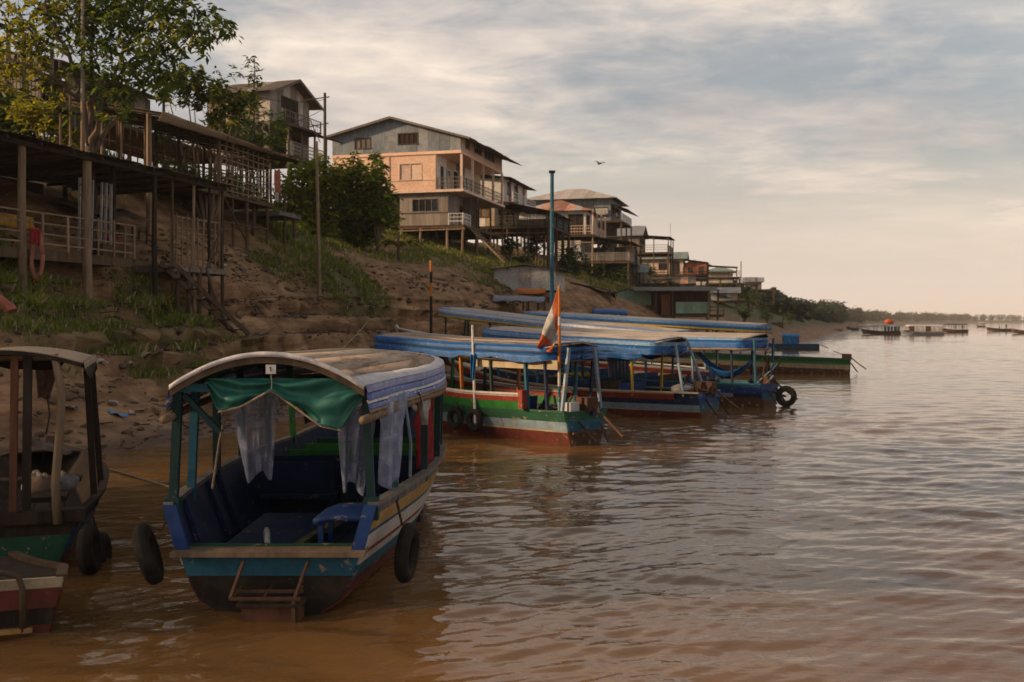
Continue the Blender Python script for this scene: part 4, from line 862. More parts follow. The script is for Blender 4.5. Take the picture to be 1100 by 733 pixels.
# ---- big three storey house: grey tin over peach over planks
def house_peach():
    H = House('stilt_house', 'large three storey house, grey tin upper floor over peach walls on stilts', 495, 80, 15); r = H.root
    D = 12; W_ = 10.9; z1, z2, z3 = 13.15, 16.15, 17.15
    top = lambda x: float(np.interp(x, [-W_,-5.7,-3.2,0], [17.75,19.0,18.35,17.35]))
    # upper tin storey
    ops = [(-8.9,-7.6,16.75,17.55),(-5.2,-3.6,16.95,17.75)]
    wall_pieces(r, 'wall_sheet', ['tin_blue','tin_blue','tin'], 'x', 0, -W_, 0, z2+.12, top, .92, ops, seed=1, jitter=.03)
    window(r, 'x', 0, ops[0], 'wood', 'wood_grey', 3); window(r, 'x', 0, ops[1], 'wood', 'wood_dark', 4)
    H.box('floor_band', 'peach', -W_-.05, .05, -.07, D, z2-.12, z2+.11)
    ops2 = [(1.2,2.2,z2+.5,z2+1.15),(3.6,5.6,z2+.55,z2+1.2),(6.6,9.4,z2+.55,z2+1.2)]
    wall_pieces(r, 'wall_sheet', 'peach_pale', 'y', 0, .1, D, z2+.12, 17.35, 2., ops2, seed=2)
    for o in ops2: window(r, 'y', 0, o, 'wood_grey', 'glass', 3)
    # peach storey
    opsb = [(-7.4,-6.7,13.6,15.0),(-5.1,-3.3,14.1,15.35)]
    wall_pieces(r, 'wall_panel', 'peach', 'x', .02, -W_, -2.0, z1+.1, z2-.12, 2.2, opsb, seed=3, jitter=.006)
    window(r, 'x', .02, opsb[0], 'wood', 'wood', 1); window(r, 'x', .02, opsb[1], 'peach_pale', 'peach_pale', 2)
    for x in (-9.2,-6.0,-2.1): H.box('batten', 'peach_pale', x-.05, x+.05, -.03, .02, z1+.1, z2-.12)
    H.box('batten', 'peach_pale', -W_, -2.1, -.022, .018, 14.0, 14.06)
    ob = [(.9,1.7,z1+.15,z1+2.1),(2.3,3.4,z1+.9,z1+2.0),(4.2,5.4,z1+.15,z1+2.2),(6.5,8.0,z1+.9,z1+2.0),(9,10,z1+.1,z1+2.1)]
    wall_pieces(r, 'wall_panel', ['white','cream','wood_grey'], 'y', -2.0, .1, D, z1+.1, z2-.12, 2.4, ob, seed=4)
    for k, o in enumerate(ob): window(r, 'y', -2.0, o, 'white', 'glass' if k % 2 else 'wood_dark', 2 if k % 2 else 1, 'window' if k % 2 else 'door', k % 2 == 1)
    H.box('balcony_slab', 'peach_pale', -W_-.05, .25, -.1, D+.1, z1-.12, z1+.08)
    for y in (.1,3,6,9,11.9): MB().box(-.06,.12,y-.08,y+.08,z1+.08,z2-.12).build('balcony_post', M['peach_pale'], r)
    H.railing((.05,.1),(.05,D),z1+.08,.95,'wood_grey',3,.25,3); H.railing((-1.95,.05),(.0,.05),z1+.08,.95,'wood_grey',3,.25,1)
    # plank storey with dark windows
    z0 = 10.45; x0, x1 = -5.2, -1.15; op = [(-4.1,-2.0,11.6,12.55)]
    wall_pieces(r, 'wall_board', 'plank_grey', 'x', .3, x0, x1, z0, z1-.12, .68, op, seed=5); window(r, 'x', .3, op[0], 'wood_grey', 'glass', 4)
    H.box('batten', 'wood_grey', x0, x1, .22, .285, 11.45, 11.53)
    wall_pieces(r, 'wall_board', 'plank_grey', 'y', x1, .3, 6, z0, z1-.12, .8, [(3.2,4.2,z0,z0+1.9)], seed=6)
    wall_pieces(r, 'wall_board', 'wood_grey', 'x', 4.2, x1, 0, z0, z1-.12, .7, seed=7); H.box('wall', 'wood_dark', -W_, x0, .6, .7, z0, z1-.12)
    H.shell(-W_, -2.1, .2, D, z0, z1-.2); H.shell(-W_, -2.2, .2, D, z1, z2-.15); H.shell(-W_, -.2, .2, D, z2, 17.2)
    H.deck(x0-.1, .2, .15, D, z0, 'wood', .6); H.railing((.1,.2),(.1,2.2),z0,.9,'white',3,.3,1.); H.railing((x1+.1,.18),(.1,.18),z0,.9,'white',3,.3,1.)
    # roof: long near slope and river slope
    yo, ye = -.55, D+.6
    for xa, za, xb, zb, m in ((-W_-.5,17.72,-5.7,19.08,['tin','tin_brown']),(0.9,17.12,-5.7,19.08,['tin_brown','tin_brown','tin'])):
        if xa < xb: roof_plane(r, (xa,ye,za), (xa,yo,za), (xb,ye,zb), m, .95, seed=8)
        else: roof_plane(r, (xa,yo,za), (xa,ye,za), (xb,yo,zb), m, .95, seed=9)
    roof_plane(r, (1.7,2.2,16.78), (1.7,ye,16.78), (.5,2.2,17.2), 'tin_brown', .95, seed=10)
    MB().bar((-W_-.5,yo,17.66),(-5.7,yo,19.0),.05,.16).build('barge_board', M['wood_grey'], r); MB().bar((.9,yo,17.06),(-5.7,yo,19.0),.05,.16).build('barge_board', M['wood_grey'], r)
    H.stilts([-5,-3.4,-1.2,.1], [.25,4,8,11.8], z0-.2, 'wood_pale', .1)
    H.stilts([-10.5,-7.8], [.6,6,11.6], z0, 'wood', .1, False)
    for y in (4,8,11.8): MB().tube([(.1,y,z0),(.1,y,z1-.1)], .08, 7).build('stilt', M['wood'], r)
    g = H.ground(2.6,1.2); H.stairs((.3,1.4,z0), (3.4,1.2,g+.1), 1.0, 14, 'wood_pale')
house_peach()
# ---- house high on the left: gable to the river, skirt roof below
def house_high():
    H = House('stilt_house', 'tall grey house with river gable and lean-to roof, highest on the ridge', 290, 70, 18); r = H.root
    D, W_ = 5.4, 5.0; za, zb = 16.6, 14.2; zw = 18.75
    gab = lambda y: zw+(1.15*(1-abs(y-D/2)/(D/2)))
    op = [(1.5,3.7,17.0,18.6)]
    wall_pieces(r, 'wall_board', ['tin_pale','plank_grey'], 'y', 0, 0, D, za, gab, .9, op, seed=1); window(r, 'y', 0, op[0], 'wood', 'inside', 2)
    wall_pieces(r, 'wall_board', ['plank_grey','tin_pale'], 'x', 0, -W_, 0, za, zw, .8, [(-3,-2,17.1,18.1)], seed=2); window(r, 'x', 0, (-3,-2,17.1,18.1), 'wood', 'glass', 2)
    H.shell(-W_,-.1,.1,D,za,zw); H.shell(-W_,-.1,.1,D,zb,za)
    op = [(.6,1.8,14.7,15.9),(3,4.2,14.3,16.0)]
    wall_pieces(r, 'wall_board', 'plank_grey', 'y', -.02, 0, D, zb, za, .9, op, seed=3); [window(r, 'y', -.02, o, 'wood', 'inside', 2) for o in op]
    wall_pieces(r, 'wall_board', 'wood_grey', 'x', .02, -W_, 0, zb, za, .8, [(-2.2,-1.2,14.6,15.8)], seed=4); window(r, 'x', .02, (-2.2,-1.2,14.6,15.8), 'wood', 'inside', 2)
    zr = zw+1.2
    roof_plane(r, (-W_-.6,-.7,zw-.25), (.8,-.7,zw-.25), (-W_-.6,D/2,zr), ['tin_brown','tin_pale'], .9, seed=5); roof_plane(r, (.8,D+.7,zw-.25), (-W_-.6,D+.7,zw-.25), (.8,D/2,zr), 'tin_brown', .9, seed=6)
    MB().bar((.8,-.7,zw-.3),(.8,D/2,zr-.06),.05,.18).build('barge_board', M['wood_grey'], r); MB().bar((.8,D+.7,zw-.3),(.8,D/2,zr-.06),.05,.18).build('barge_board', M['wood_grey'], r)
    H.deck(0.0,1.5,-.2,D+.2,zb,'wood',.4); H.deck(0,1.0,.0,D,za,'wood',.4); H.railing((.95,.0),(.95,D),za,.8,'wood_grey',2,.3,1.8); H.railing((1.4,-.1),(1.4,D),zb,1.0,'tin_pale',4,.18,1.8)
    roof_plane(r, (2.6,-.6,za-.75), (2.6,D+.6,za-.75), (.02,-.6,za-.05), 'tin_dark', .9, seed=7)
    for y in (0,1.8,3.6,5.3): MB().tube([(1.4,y,H.ground(1.4,y)-.3),(1.45,y,za-.5)], .08, 7).build('stilt', M['wood_grey'], r)
    H.stilts([-4.8,-2.4,0],[.1,2.7,5.2],zb-.1,'wood',.09,False)
house_high()
def simple_house(label, px, Y, a, W_, D, zf, zw, wall, wally, roofm, over=.6, kind='gable_y', rise=1.2, ops=(), opsy=(), deck=None, rail=None, lower=None, stilt=(2.4,3), stiltm='wood', frame='wood', fill='glass', pw=.9, group='stilt houses along the bank', name='stilt_house', cat='house', porch=None, rpx=None):
    H = House(name, label, px, Y, a, group, cat); r = H.root; zf, zw = H.z(zf), H.z(zw)
    ox = [(x0, x1, zf+q0, zf+q1) for x0, x1, q0, q1 in ops]; oy = [(x0, x1, zf+q0, zf+q1) for x0, x1, q0, q1 in opsy]
    gx = (lambda x: zw+rise*(1-abs(x+W_/2)/(W_/2))*.95) if kind == 'gable_y' else (lambda x: zw); gy = (lambda y: zw+rise*(1-abs(y-D/2)/(D/2))*.95) if kind == 'gable_x' else (lambda y: zw)
    wall_pieces(r, 'wall_panel', wall, 'x', 0, -W_, 0, zf, gx, pw, ox, seed=1); wall_pieces(r, 'wall_panel', wally, 'y', 0, 0.02, D, zf, gy, pw, oy, seed=2)
    for o in ox: window(r, 'x', 0, o, frame, fill, 2)
    for o in oy: window(r, 'y', 0, o, frame, fill, 2)
    H.shell(-W_, -.1, .1, D, zf, zw)
    o_ = over
    if kind == 'gable_y':
        roof_plane(r, (-W_-o_,D+o_,zw-.2), (-W_-o_,-o_,zw-.2), (-W_/2,D+o_,zw+rise), roofm, .95, seed=3); roof_plane(r, (o_,-o_,zw-.2), (o_,D+o_,zw-.2), (-W_/2,-o_,zw+rise), roofm, .95, seed=4)
    elif kind == 'gable_x':
        roof_plane(r, (-W_-o_,-o_,zw-.2), (o_,-o_,zw-.2), (-W_-o_,D/2,zw+rise), roofm, .95, seed=3); roof_plane(r, (o_,D+o_,zw-.2), (-W_-o_,D+o_,zw-.2), (o_,D/2,zw+rise), roofm, .95, seed=4)
    elif kind == 'hip':
        m0 = roofm if isinstance(roofm, str) else roofm[0]; A = [(-W_-o_,-o_,zw-.15),(o_,-o_,zw-.15),(o_,D+o_,zw-.15),(-W_-o_,D+o_,zw-.15)]; k = min(W_, D)*.5
        r0, r1 = (Vector((-W_+k-o_*.2, D/2, zw+rise)), Vector((-k+o_*.2, D/2, zw+rise))) if W_ >= D else (Vector((-W_/2, k, zw+rise)), Vector((-W_/2, D-k, zw+rise)))
        V_ = [Vector(q) for q in A]+[r0, r1]; mb = MB()
        if W_ >= D: fs = [(0,1,5,4),(1,2,5),(2,3,4,5),(3,0,4)]
        else: fs = [(0,1,4),(1,2,5,4),(2,3,5),(3,0,4,5)]
        for f in fs:
            c = [V_[i] for i in f]
            if len(c) == 4: roof_plane_trap(r, c, roofm)
            else: tri_roof(r, c[0], c[1], c[2], m0, 'roof_slope')
    elif kind == 'shed':
        roof_plane(r, (o_,-o_,zw-.1), (o_,D+o_,zw-.1), (-W_-o_,-o_,zw+rise), roofm, .95, seed=3)
    if deck: x0, x1, y0, y1, dz = deck; H.deck(x0, x1, y0, y1, zf+dz, 'wood', .6)
    if rail:
        for p0, p1, dz, m in rail: H.railing(p0, p1, zf+dz, .95, m, 3, .3, 2.)
    if stilt:
        nx = max(2, round(W_/stilt[0])+1); ny = max(2, round(D/stilt[1])+1); x1 = deck[1]-.1 if deck else -.1
        H.stilts([-W_+.1+(x1+W_-.1)*k/(nx-1) for k in range(nx)], [.1+(D-.2)*k/(ny-1) for k in range(ny)], zf-.1, stiltm, .1)
    if porch:
        x1, dz, drop, m, yy0, yy1 = porch; roof_plane(r, (x1,yy0,zf+dz-drop), (x1,yy1,zf+dz-drop), (.05,yy0,zf+dz), m, .95, seed=6)
        n = max(2, round((yy1-yy0)/2.4)+1)
        for k in range(n):
            y = yy0+.1+(yy1-yy0-.2)*k/(n-1); MB().tube([(x1-.15,y,H.ground(x1-.15,y)-.2),(x1-.15,y,zf+dz-drop)], .07, 7).build('stilt', M[stiltm], r)
    return H
def roof_plane_trap(parent, c, m):
    """trapezoid slope, eave c0-c1, ridge c3-c2, as sheets with cut tops"""
    ml = [m] if isinstance(m, str) else m; e0, e1, r1, r0 = c; L_ = (e1-e0).length; n = max(2, round(L_/1.0)); rr = random.Random(3)
    nrm = (e1-e0).cross(r0-e0).normalized(); d = (e1-e0).normalized(); up = (nrm.cross(d)).normalized(); H_ = (r0-e0).dot(up); s0 = (r0-e0).dot(d); s1 = (r1-e0).dot(d)
    for k in range(n):
        a, b = L_*k/n, L_*(k+1)/n-.005
        hh = lambda s: H_*min(1, max(.02, s/s0 if s < s0 else (L_-s)/(L_-s1) if s > s1 else 1))
        cuts = sorted({a, b, *[q for q in (s0, s1) if a < q < b]}); pts = [e0+d*a, e0+d*b]+[e0+d*q+up*hh(q) for q in reversed(cuts)]
        off = nrm*(.015*(k % 2)); m_ = len(pts); mb = MB(); mb.add([q+off for q in pts]+[q+off-nrm*.03 for q in pts], [tuple(range(m_)), tuple(range(2*m_-1, m_-1, -1))]+[(i, i+m_, (i+1) % m_+m_, (i+1) % m_) for i in range(m_)])
        mb.build('roof_sheet', M[ml[rr.randrange(len(ml))]], parent)
def houses_mid():
    # white two-storey beside the peach house
    H = simple_house('white two storey house with pinkish porch roof right behind the large peach house', 541, 97, 15, 5.5, 9, 217, 191, 'white', ['white','white','pinkred'], 'tin_dark', .9, 'shed', .9,
        opsy=[(1.2,2.4,.9,2.0),(4,5.2,.9,2.0)], deck=(0,1.0,0,9,-.02), rail=[((.9,0),(.9,9),0,'white')], stilt=None)
    r = H.root; zl = H.z(243); zt = H.z(219)
    ops = [(-3.0,-1.4,zl+.9,zl+1.7)]
    wall_pieces(r, 'wall_panel', ['cream','white'], 'x', -.3, -3.6, -.8, zl, zt, .9, ops, seed=11); window(r, 'x', -.3, ops[0], 'wood', 'wood_pale', 2)
    oy = [(1.2,2.2,zl,zl+1.7),(3.4,4.6,zl+.8,zl+1.7),(6,7,zl,zl+1.8)]
    wall_pieces(r, 'wall_panel', ['white','cream'], 'y', -.8, -.3, 9, zl, zt, 1.2, oy, seed=12); [window(r, 'y', -.8, o, 'wood', 'inside', 1, 'door' if k != 1 else 'window', k == 1) for k, o in enumerate(oy)]
    roof_plane(r, (5.0,-.9,zt-.95), (5.0,9.4,zt-.95), (0,-.9,zt+.15), ['tin_brown','tin_rust'], .95, seed=13)
    H.shell(-4.5,-.9,-.1,9,zl,zt); wall_pieces(r, 'wall_panel', ['cream','peach_pale','wood_grey'], 'x', 8.9, -.8, 4.4, zl, zt-.6, 1.3, seed=14); H.deck(-3.8,4.6,-.6,9,zl-.05,'wood',.6); H.railing((4.4,-.5),(4.4,9),zl,.9,'teal_wall',3,.3,2.); H.railing((-.7,-.55),(4.4,-.55),zl,.9,'wood_grey',3,.3,1.5)
    for y in (-.5,3,6,8.8): MB().tube([(4.5,y,H.ground(4.5,y)-.2),(4.5,y,zt-.8)], .1, 7).build('stilt', M['wood'], r)
    H.stilts([-3.5,-1.5,.5,2.5,4.4],[-.4,3,6,8.8],zl-.1,'wood',.11)
    hang('laundry','cloth_orange', r, (3.8,5.2,zl+1.5),(3.8,6.4,zl+1.5),.7,.95,4,.05,.5,12,6,1); hang('laundry','leaf_y', r, (3.9,1.0,zl+1.4),(3.9,1.8,zl+1.4),.7,.95,4,.05,.5,12,6,2)
    # rust roof
    H = simple_house('white house under a rust and grey striped hip roof with corner balcony', 629, 112, 15, 7.4, 7.2, 252, 225, 'white', 'white', ['tin_rust','tin_rust','tin_pale','tin_rust'], .7, 'hip', 1.5,
        ops=[(-1.9,-.3,.1,2.2)], opsy=[(.5,2.4,.1,2.2),(3.4,5,.8,1.9)], deck=(-7.2,.9,-.2,7.2,0), rail=[((.8,-.1),(.8,7.2),0,'peach_pale'),((-2,-.15),(.8,-.15),0,'peach_pale')], fill='inside', stiltm='wood_pale')
    r = H.root
    for y in (-.1,2.6,5.3,7.9): MB().box(.72,.88,y-.06,y+.08,H.z(252),H.z(225)-.1).build('balcony_post', M['peach_pale'], r)
    zl = H.z(281); zt = H.z(258)
    wall_pieces(r, 'wall_panel', 'white', 'x', .3, -3.5, -.6, zl, zt, 1., [(-2.2,-1.4,zl+.6,zl+1.6)], seed=21); wall_pieces(r, 'wall_panel', 'tin_white', 'y', -.6, .3, 7, zl, zt, 1.2, seed=22)
    H.shell(-3.6,-.7,.4,7,zl,zt); wall_pieces(r, 'wall_panel', ['wood_grey','white'], 'x', 7.5, -.7, 4.6, zl, zt-.3, 1.3, seed=24); roof_plane(r, (5.2,-.4,zt-.35), (5.2,8,zt-.35), (1.,-.4,zt+.3), 'tin_dark', .95, seed=23); H.deck(-3.6,4.8,0,8,zl,'wood',.7); H.railing((4.7,.1),(4.7,8),zl,.9,'tin_pale',4,.2,2); H.railing((-.5,.05),(4.7,.05),zl,.9,'tin_pale',4,.2,2); H.stilts([-3,-.5,2,4.7],[.2,4,7.8],zl,'wood',.1); 
    for y in (.1,4,7.9): MB().tube([(4.9,y,zl),(4.9,y,zt-.3)], .07, 6).build('stilt', M['wood'], r)
    # blue grey hip roof behind
    H = simple_house('tall blue grey house with a broad grey hip roof behind the rust roofed one', 656, 126, 15, 10.5, 8.5, 237, 212, 'tin_blue', 'tin_blue', 'tin_pale', .9, 'hip', 1.7,
        ops=[(-3.6,-2.2,1.7,2.5),(-6.5,-5,1.7,2.5),(-2.,-.4,.5,1.6)], opsy=[(1,2.4,.9,2.0),(4,6,.9,2.0)], deck=(-10,1.4,-.2,8.5,0), rail=[((1.3,-.1),(1.3,8.5),0,'tin_blue')], stilt=(2.6,4))
    r = H.root; roof_plane(r, (2.2,-.4,H.z(226)), (2.2,9,H.z(226)), (.1,-.4,H.z(219)), 'tin_dark', .95, seed=25); hang('laundry','cloth_white', r, (-1.8,-.3,H.z(224)),(-.2,-.3,H.z(224)),.8,.95,3,.04,.5,10,5,4)
    zl = H.z(262); wall_pieces(r, 'wall_board', 'wood_dark', 'x', .5, -6, -.5, zl, H.z(239), 1., seed=26); wall_pieces(r, 'wall_board', 'wood_dark', 'y', -.5, .5, 8, zl, H.z(239), 1., seed=27)
    # gable with open porch
    H = simple_house('weathered grey gabled house with an open roofed deck at its river end', 687, 142, 15, 5.2, 6, 271, 252, ['plank_grey','wood_grey'], 'plank_grey', 'tin', .5, 'gable_x', 1.45,
        ops=[(-2.8,-1.6,.8,1.8)], opsy=[(1,2,.1,1.9),(3.5,4.5,.8,1.8)], deck=(-5.2,4.0,-.3,6,-.05), rail=[((3.9,-.2),(3.9,6),0,'tin_pale'),((.1,-.2),(3.9,-.2),0,'wood_grey')], stilt=(2.2,3))
    r = H.root; zf = H.z(271); roof_plane(r, (4.3,-.4,zf+2.0), (4.3,6.3,zf+2.0), (.05,-.4,zf+2.35), 'tin_dark', .95, seed=31)
    for x, y in ((4.0,-.2),(4.0,3),(4.0,5.9),(2,-.2)): MB().tube([(x,y,H.ground(x,y)-.3),(x,y,zf+2.1)], .08, 6).build('stilt', M['wood'], r)
    MB().tube([(4.2,.5,zf+2),(4.2,.5,zf+4.0)], .03, 6).build('antenna_mast', M['iron'], r)
    # long pale house
    H = simple_house('long low beige house with grey green roof on short stilts', 734, 152, 13, 8.8, 5, 294.5, 277, ['cream','peach_pale'], ['tin_white','mint'], 'tin_green', .6, 'gable_x', 1.0, ops=[(-6.2,-5.2,.7,1.5),(-3.6,-2.4,.7,1.6),(-1.4,-.6,.1,1.8)], opsy=[(1,2,.8,1.7),(3,4,.6,1.7)], deck=(-7.5,3.5,-.5,5,-.05), rail=[((0,-.4),(3.4,-.4),0,'wood')], stilt=(2,3), porch=(3.6,2.2,.5,'tin_green',-.3,5))
    H = simple_house('small orange red house with dark lean-to on the far bank', 761, 172, 12, 4.6, 5, 297.5, 284, ['pinkred','cloth_orange'], 'teal_wall', 'tin_rust', .6, 'gable_y', .7, ops=[(-3.4,-2.6,.7,1.5),(-1.6,-.9,.1,1.7)], opsy=[(1,2,.7,1.6)], deck=(-5,5.2,-.4,5,-.05), rail=[((.2,-.3),(5.1,-.3),0,'wood')], stilt=(1.6,2.5), porch=(4.8,1.9,.3,'tin_dark',-.3,5))
    H = simple_house('far small house with green roof and a bare railed deck past it', 787, 190, 12, 4.6, 5, 304, 291, ['tin_white','cream'], 'wood_grey', 'tin_green', .8, 'hip', 1.0, ops=[(-3.8,-.8,.9,1.7)], opsy=[(1,3,.8,1.7)], fill='cream', deck=(-5,4.6,-.5,5,-.05), rail=[((.2,-.4),(4.5,-.4),0,'wood')], stilt=(1.5,2.5))
    simple_house('farthest tiny grey house in the row at the end of the bank', 818, 235, 12, 3.6, 4, 311, 302, 'wood_grey', 'wood_grey', 'tin', .6, 'gable_x', .9, ops=[(-2.4,-1.4,.7,1.5)], deck=(-4,3.0,-.3,4,-.05), stilt=(1.5,2.5))
    simple_house('small mint wall house tucked under the long beige house', 757, 205, 12, 3.8, 4, 314, 306, 'mint', 'mint', 'tin_pale', .5, 'gable_x', .7, ops=[(-2.4,-1.6,.5,1.2)], stilt=(1.8,2))
    simple_house('small brown plank house on stilts just above the wooden shack roof', 742, 128, 11, 4.4, 4, 315, 303.5, ['wood_grey','wood_red'], 'wood_grey', ['tin_brown','tin_rust'], .6, 'gable_x', .8, ops=[(-3.2,-2.4,.6,1.2),(-1.4,-.6,.0,1.2)], deck=(-4.4,2.4,-.4,4,-.05), rail=[((.1,-.3),(2.3,-.3),0,'wood')], stilt=(1.4,2))
    simple_house('little lean-to house with pale tin roof low on the far slope', 792, 150, 11, 3.8, 4, 323, 313.5, ['tin_white','cream'], 'wood_grey', 'tin_pale', .5, 'gable_x', .7, ops=[(-2.6,-1.6,.4,1.0)], deck=(-3.8,1.8,-.3,4,-.05), stilt=(1.4,2))
    simple_house('grey plank hut with green tin roof tucked under the grey gabled house', 692, 117, 13, 4.2, 4, 304, 291, 'plank_grey', 'wood_grey', 'tin_green', .5, 'gable_x', .8, ops=[(-3.2,-2.2,.5,1.2),(-1.2,-.5,.0,1.2)], deck=(-4.2,2.6,-.3,4,-.05), rail=[((.1,-.25),(2.5,-.25),0,'wood_grey')], stilt=(1.4,2))
    # lower sheds
    H = House('tin_shed', 'low shed of dull white corrugated sheets on the slope below the houses', 597, 71, 12, 'sheds on the lower bank', 'shed'); r = H.root; g = H.ground(-2,0)
    zb = H.z(312); tp = lambda x: float(np.interp(x, [-4.4,-2.2,0], [H.z(288.5),H.z(285.5),H.z(289)]))
    wall_pieces(r, 'wall_sheet', ['tin_white','tin_white','tin_pale'], 'x', 0, -4.4, 0, zb, tp, .85, seed=1, jitter=.05); wall_pieces(r, 'wall_sheet', 'tin_white', 'y', 0, .02, 4, zb, H.z(289), .9, seed=2); H.shell(-4.4,-.1,.1,4,zb,H.z(290))
    roof_plane(r, (.8,-.4,H.z(291.5)), (.8,4.4,H.z(291.5)), (-2.2,-.4,H.z(284.5)), 'tin_dark', .9, seed=3); roof_plane(r, (-4.7,4.4,H.z(289.5)), (-4.7,-.4,H.z(289.5)), (-2.2,4.4,H.z(284.5)), 'tin_brown', .9, seed=4)
    H = House('open_shelter', 'low open shelter with a thin sloping dark roof below the rust roofed house', 655, 84, 12, 'sheds on the lower bank', 'shelter'); r = H.root
    roof_plane(r, (.3,-.2,H.z(313)), (.3,4,H.z(313)), (-4,-.2,H.z(301)), 'tin_dark', .9, seed=3); H.stilts([-3.8,-1.9,0],[.1,3.7],H.z(311.5),'wood',.07,False)
    wall_pieces(r, 'wall_board', 'wood_dark', 'x', 3.6, -3.8, 0, H.z(332), H.z(313), .5, seed=5)
    H = House('green_shed', 'small mint green shed with a low dark roof beside the wooden shack', 699, 95, 10, 'sheds on the lower bank', 'shed'); r = H.root
    tp = lambda x: float(np.interp(x, [-3.1,-2.2,0], [H.z(314),H.z(311),H.z(315)])); op = [(-2.1,-1.5,H.z(331),H.z(318))]
    wall_pieces(r, 'wall_board', 'mint', 'x', 0, -3.1, 0, H.z(336), tp, .62, op, seed=1); window(r, 'x', 0, op[0], 'mint', 'mint', 1, 'door', False); wall_pieces(r, 'wall_board', 'mint', 'y', 0, .02, 3, H.z(336), H.z(315), .8, seed=2); H.shell(-3.1,-.1,.1,3,H.z(336),H.z(316))
    roof_plane(r, (.5,-.3,H.z(316)), (.5,3.3,H.z(316)), (-2.2,-.3,H.z(310)), 'tin_brown', .9, seed=3); roof_plane(r, (-3.3,3.3,H.z(314.5)), (-3.3,-.3,H.z(314.5)), (-2.2,3.3,H.z(310)), 'tin_brown', .9, seed=3)
    # wooden shack over the water's edge
    H = House('wooden_shack', 'open wooden shack with flat brown roof and mint parapet on posts by the water', 763, 93, 6, 'sheds on the lower bank', 'shack'); r = H.root
    zf, zr = H.z(338), H.z(312); H.deck(-6,1.2,0,3.5,zf,'wood',.4); wall_pieces(r, 'parapet_board', 'mint', 'x', 0, -3.1, -.2, zf+.1, H.z(324.5), .72, seed=1); wall_pieces(r, 'wall_board', 'wood_red', 'x', 2.6, -6, 0, zf, zr, .6, seed=2)
    H.box('door', 'wood_red', -4.4,-3.6,.1,.16,zf,zf+1.8); H.box('counter', 'wood_red', -5.8,-4.6,1.2,1.5,zf,zf+.9); H.box('side_panel', 'wood_grey', -.05,.0,.1,3.4,zf,zf+1.2)
    for k, x in enumerate((-6,-4.9,-3.4,-.2,.6)): MB().tube([(x,0,H.ground(x,0)-.4),(x+.05*(k-2),0,zr)], .09, 7).build('stilt', M['wood_pale' if k in (0,3) else 'wood'], r)
    H.stilts([-5.8,-3,0],[3.4],zr,'wood',.08,False); roof_plane(r, (-6.9,-.6,zr-.05), (.8,-.6,zr-.05), (-6.9,4.2,zr+.45), 'tin_dark', .9, seed=3); roof_plane(r, (.5,-.3,zr-.3), (1.9,-.3,zr-.75), (.5,3.5,zr-.2), 'tin_brown', .9, seed=3); H.stairs((-4,-.1,zf), (-4.2,-1.2,H.ground(-4.2,-1.2)), .8, 5)
    H.railing((-.2,.02),(1.2,.02),zf,.7,'wood',2,0,1.4)
houses_mid()
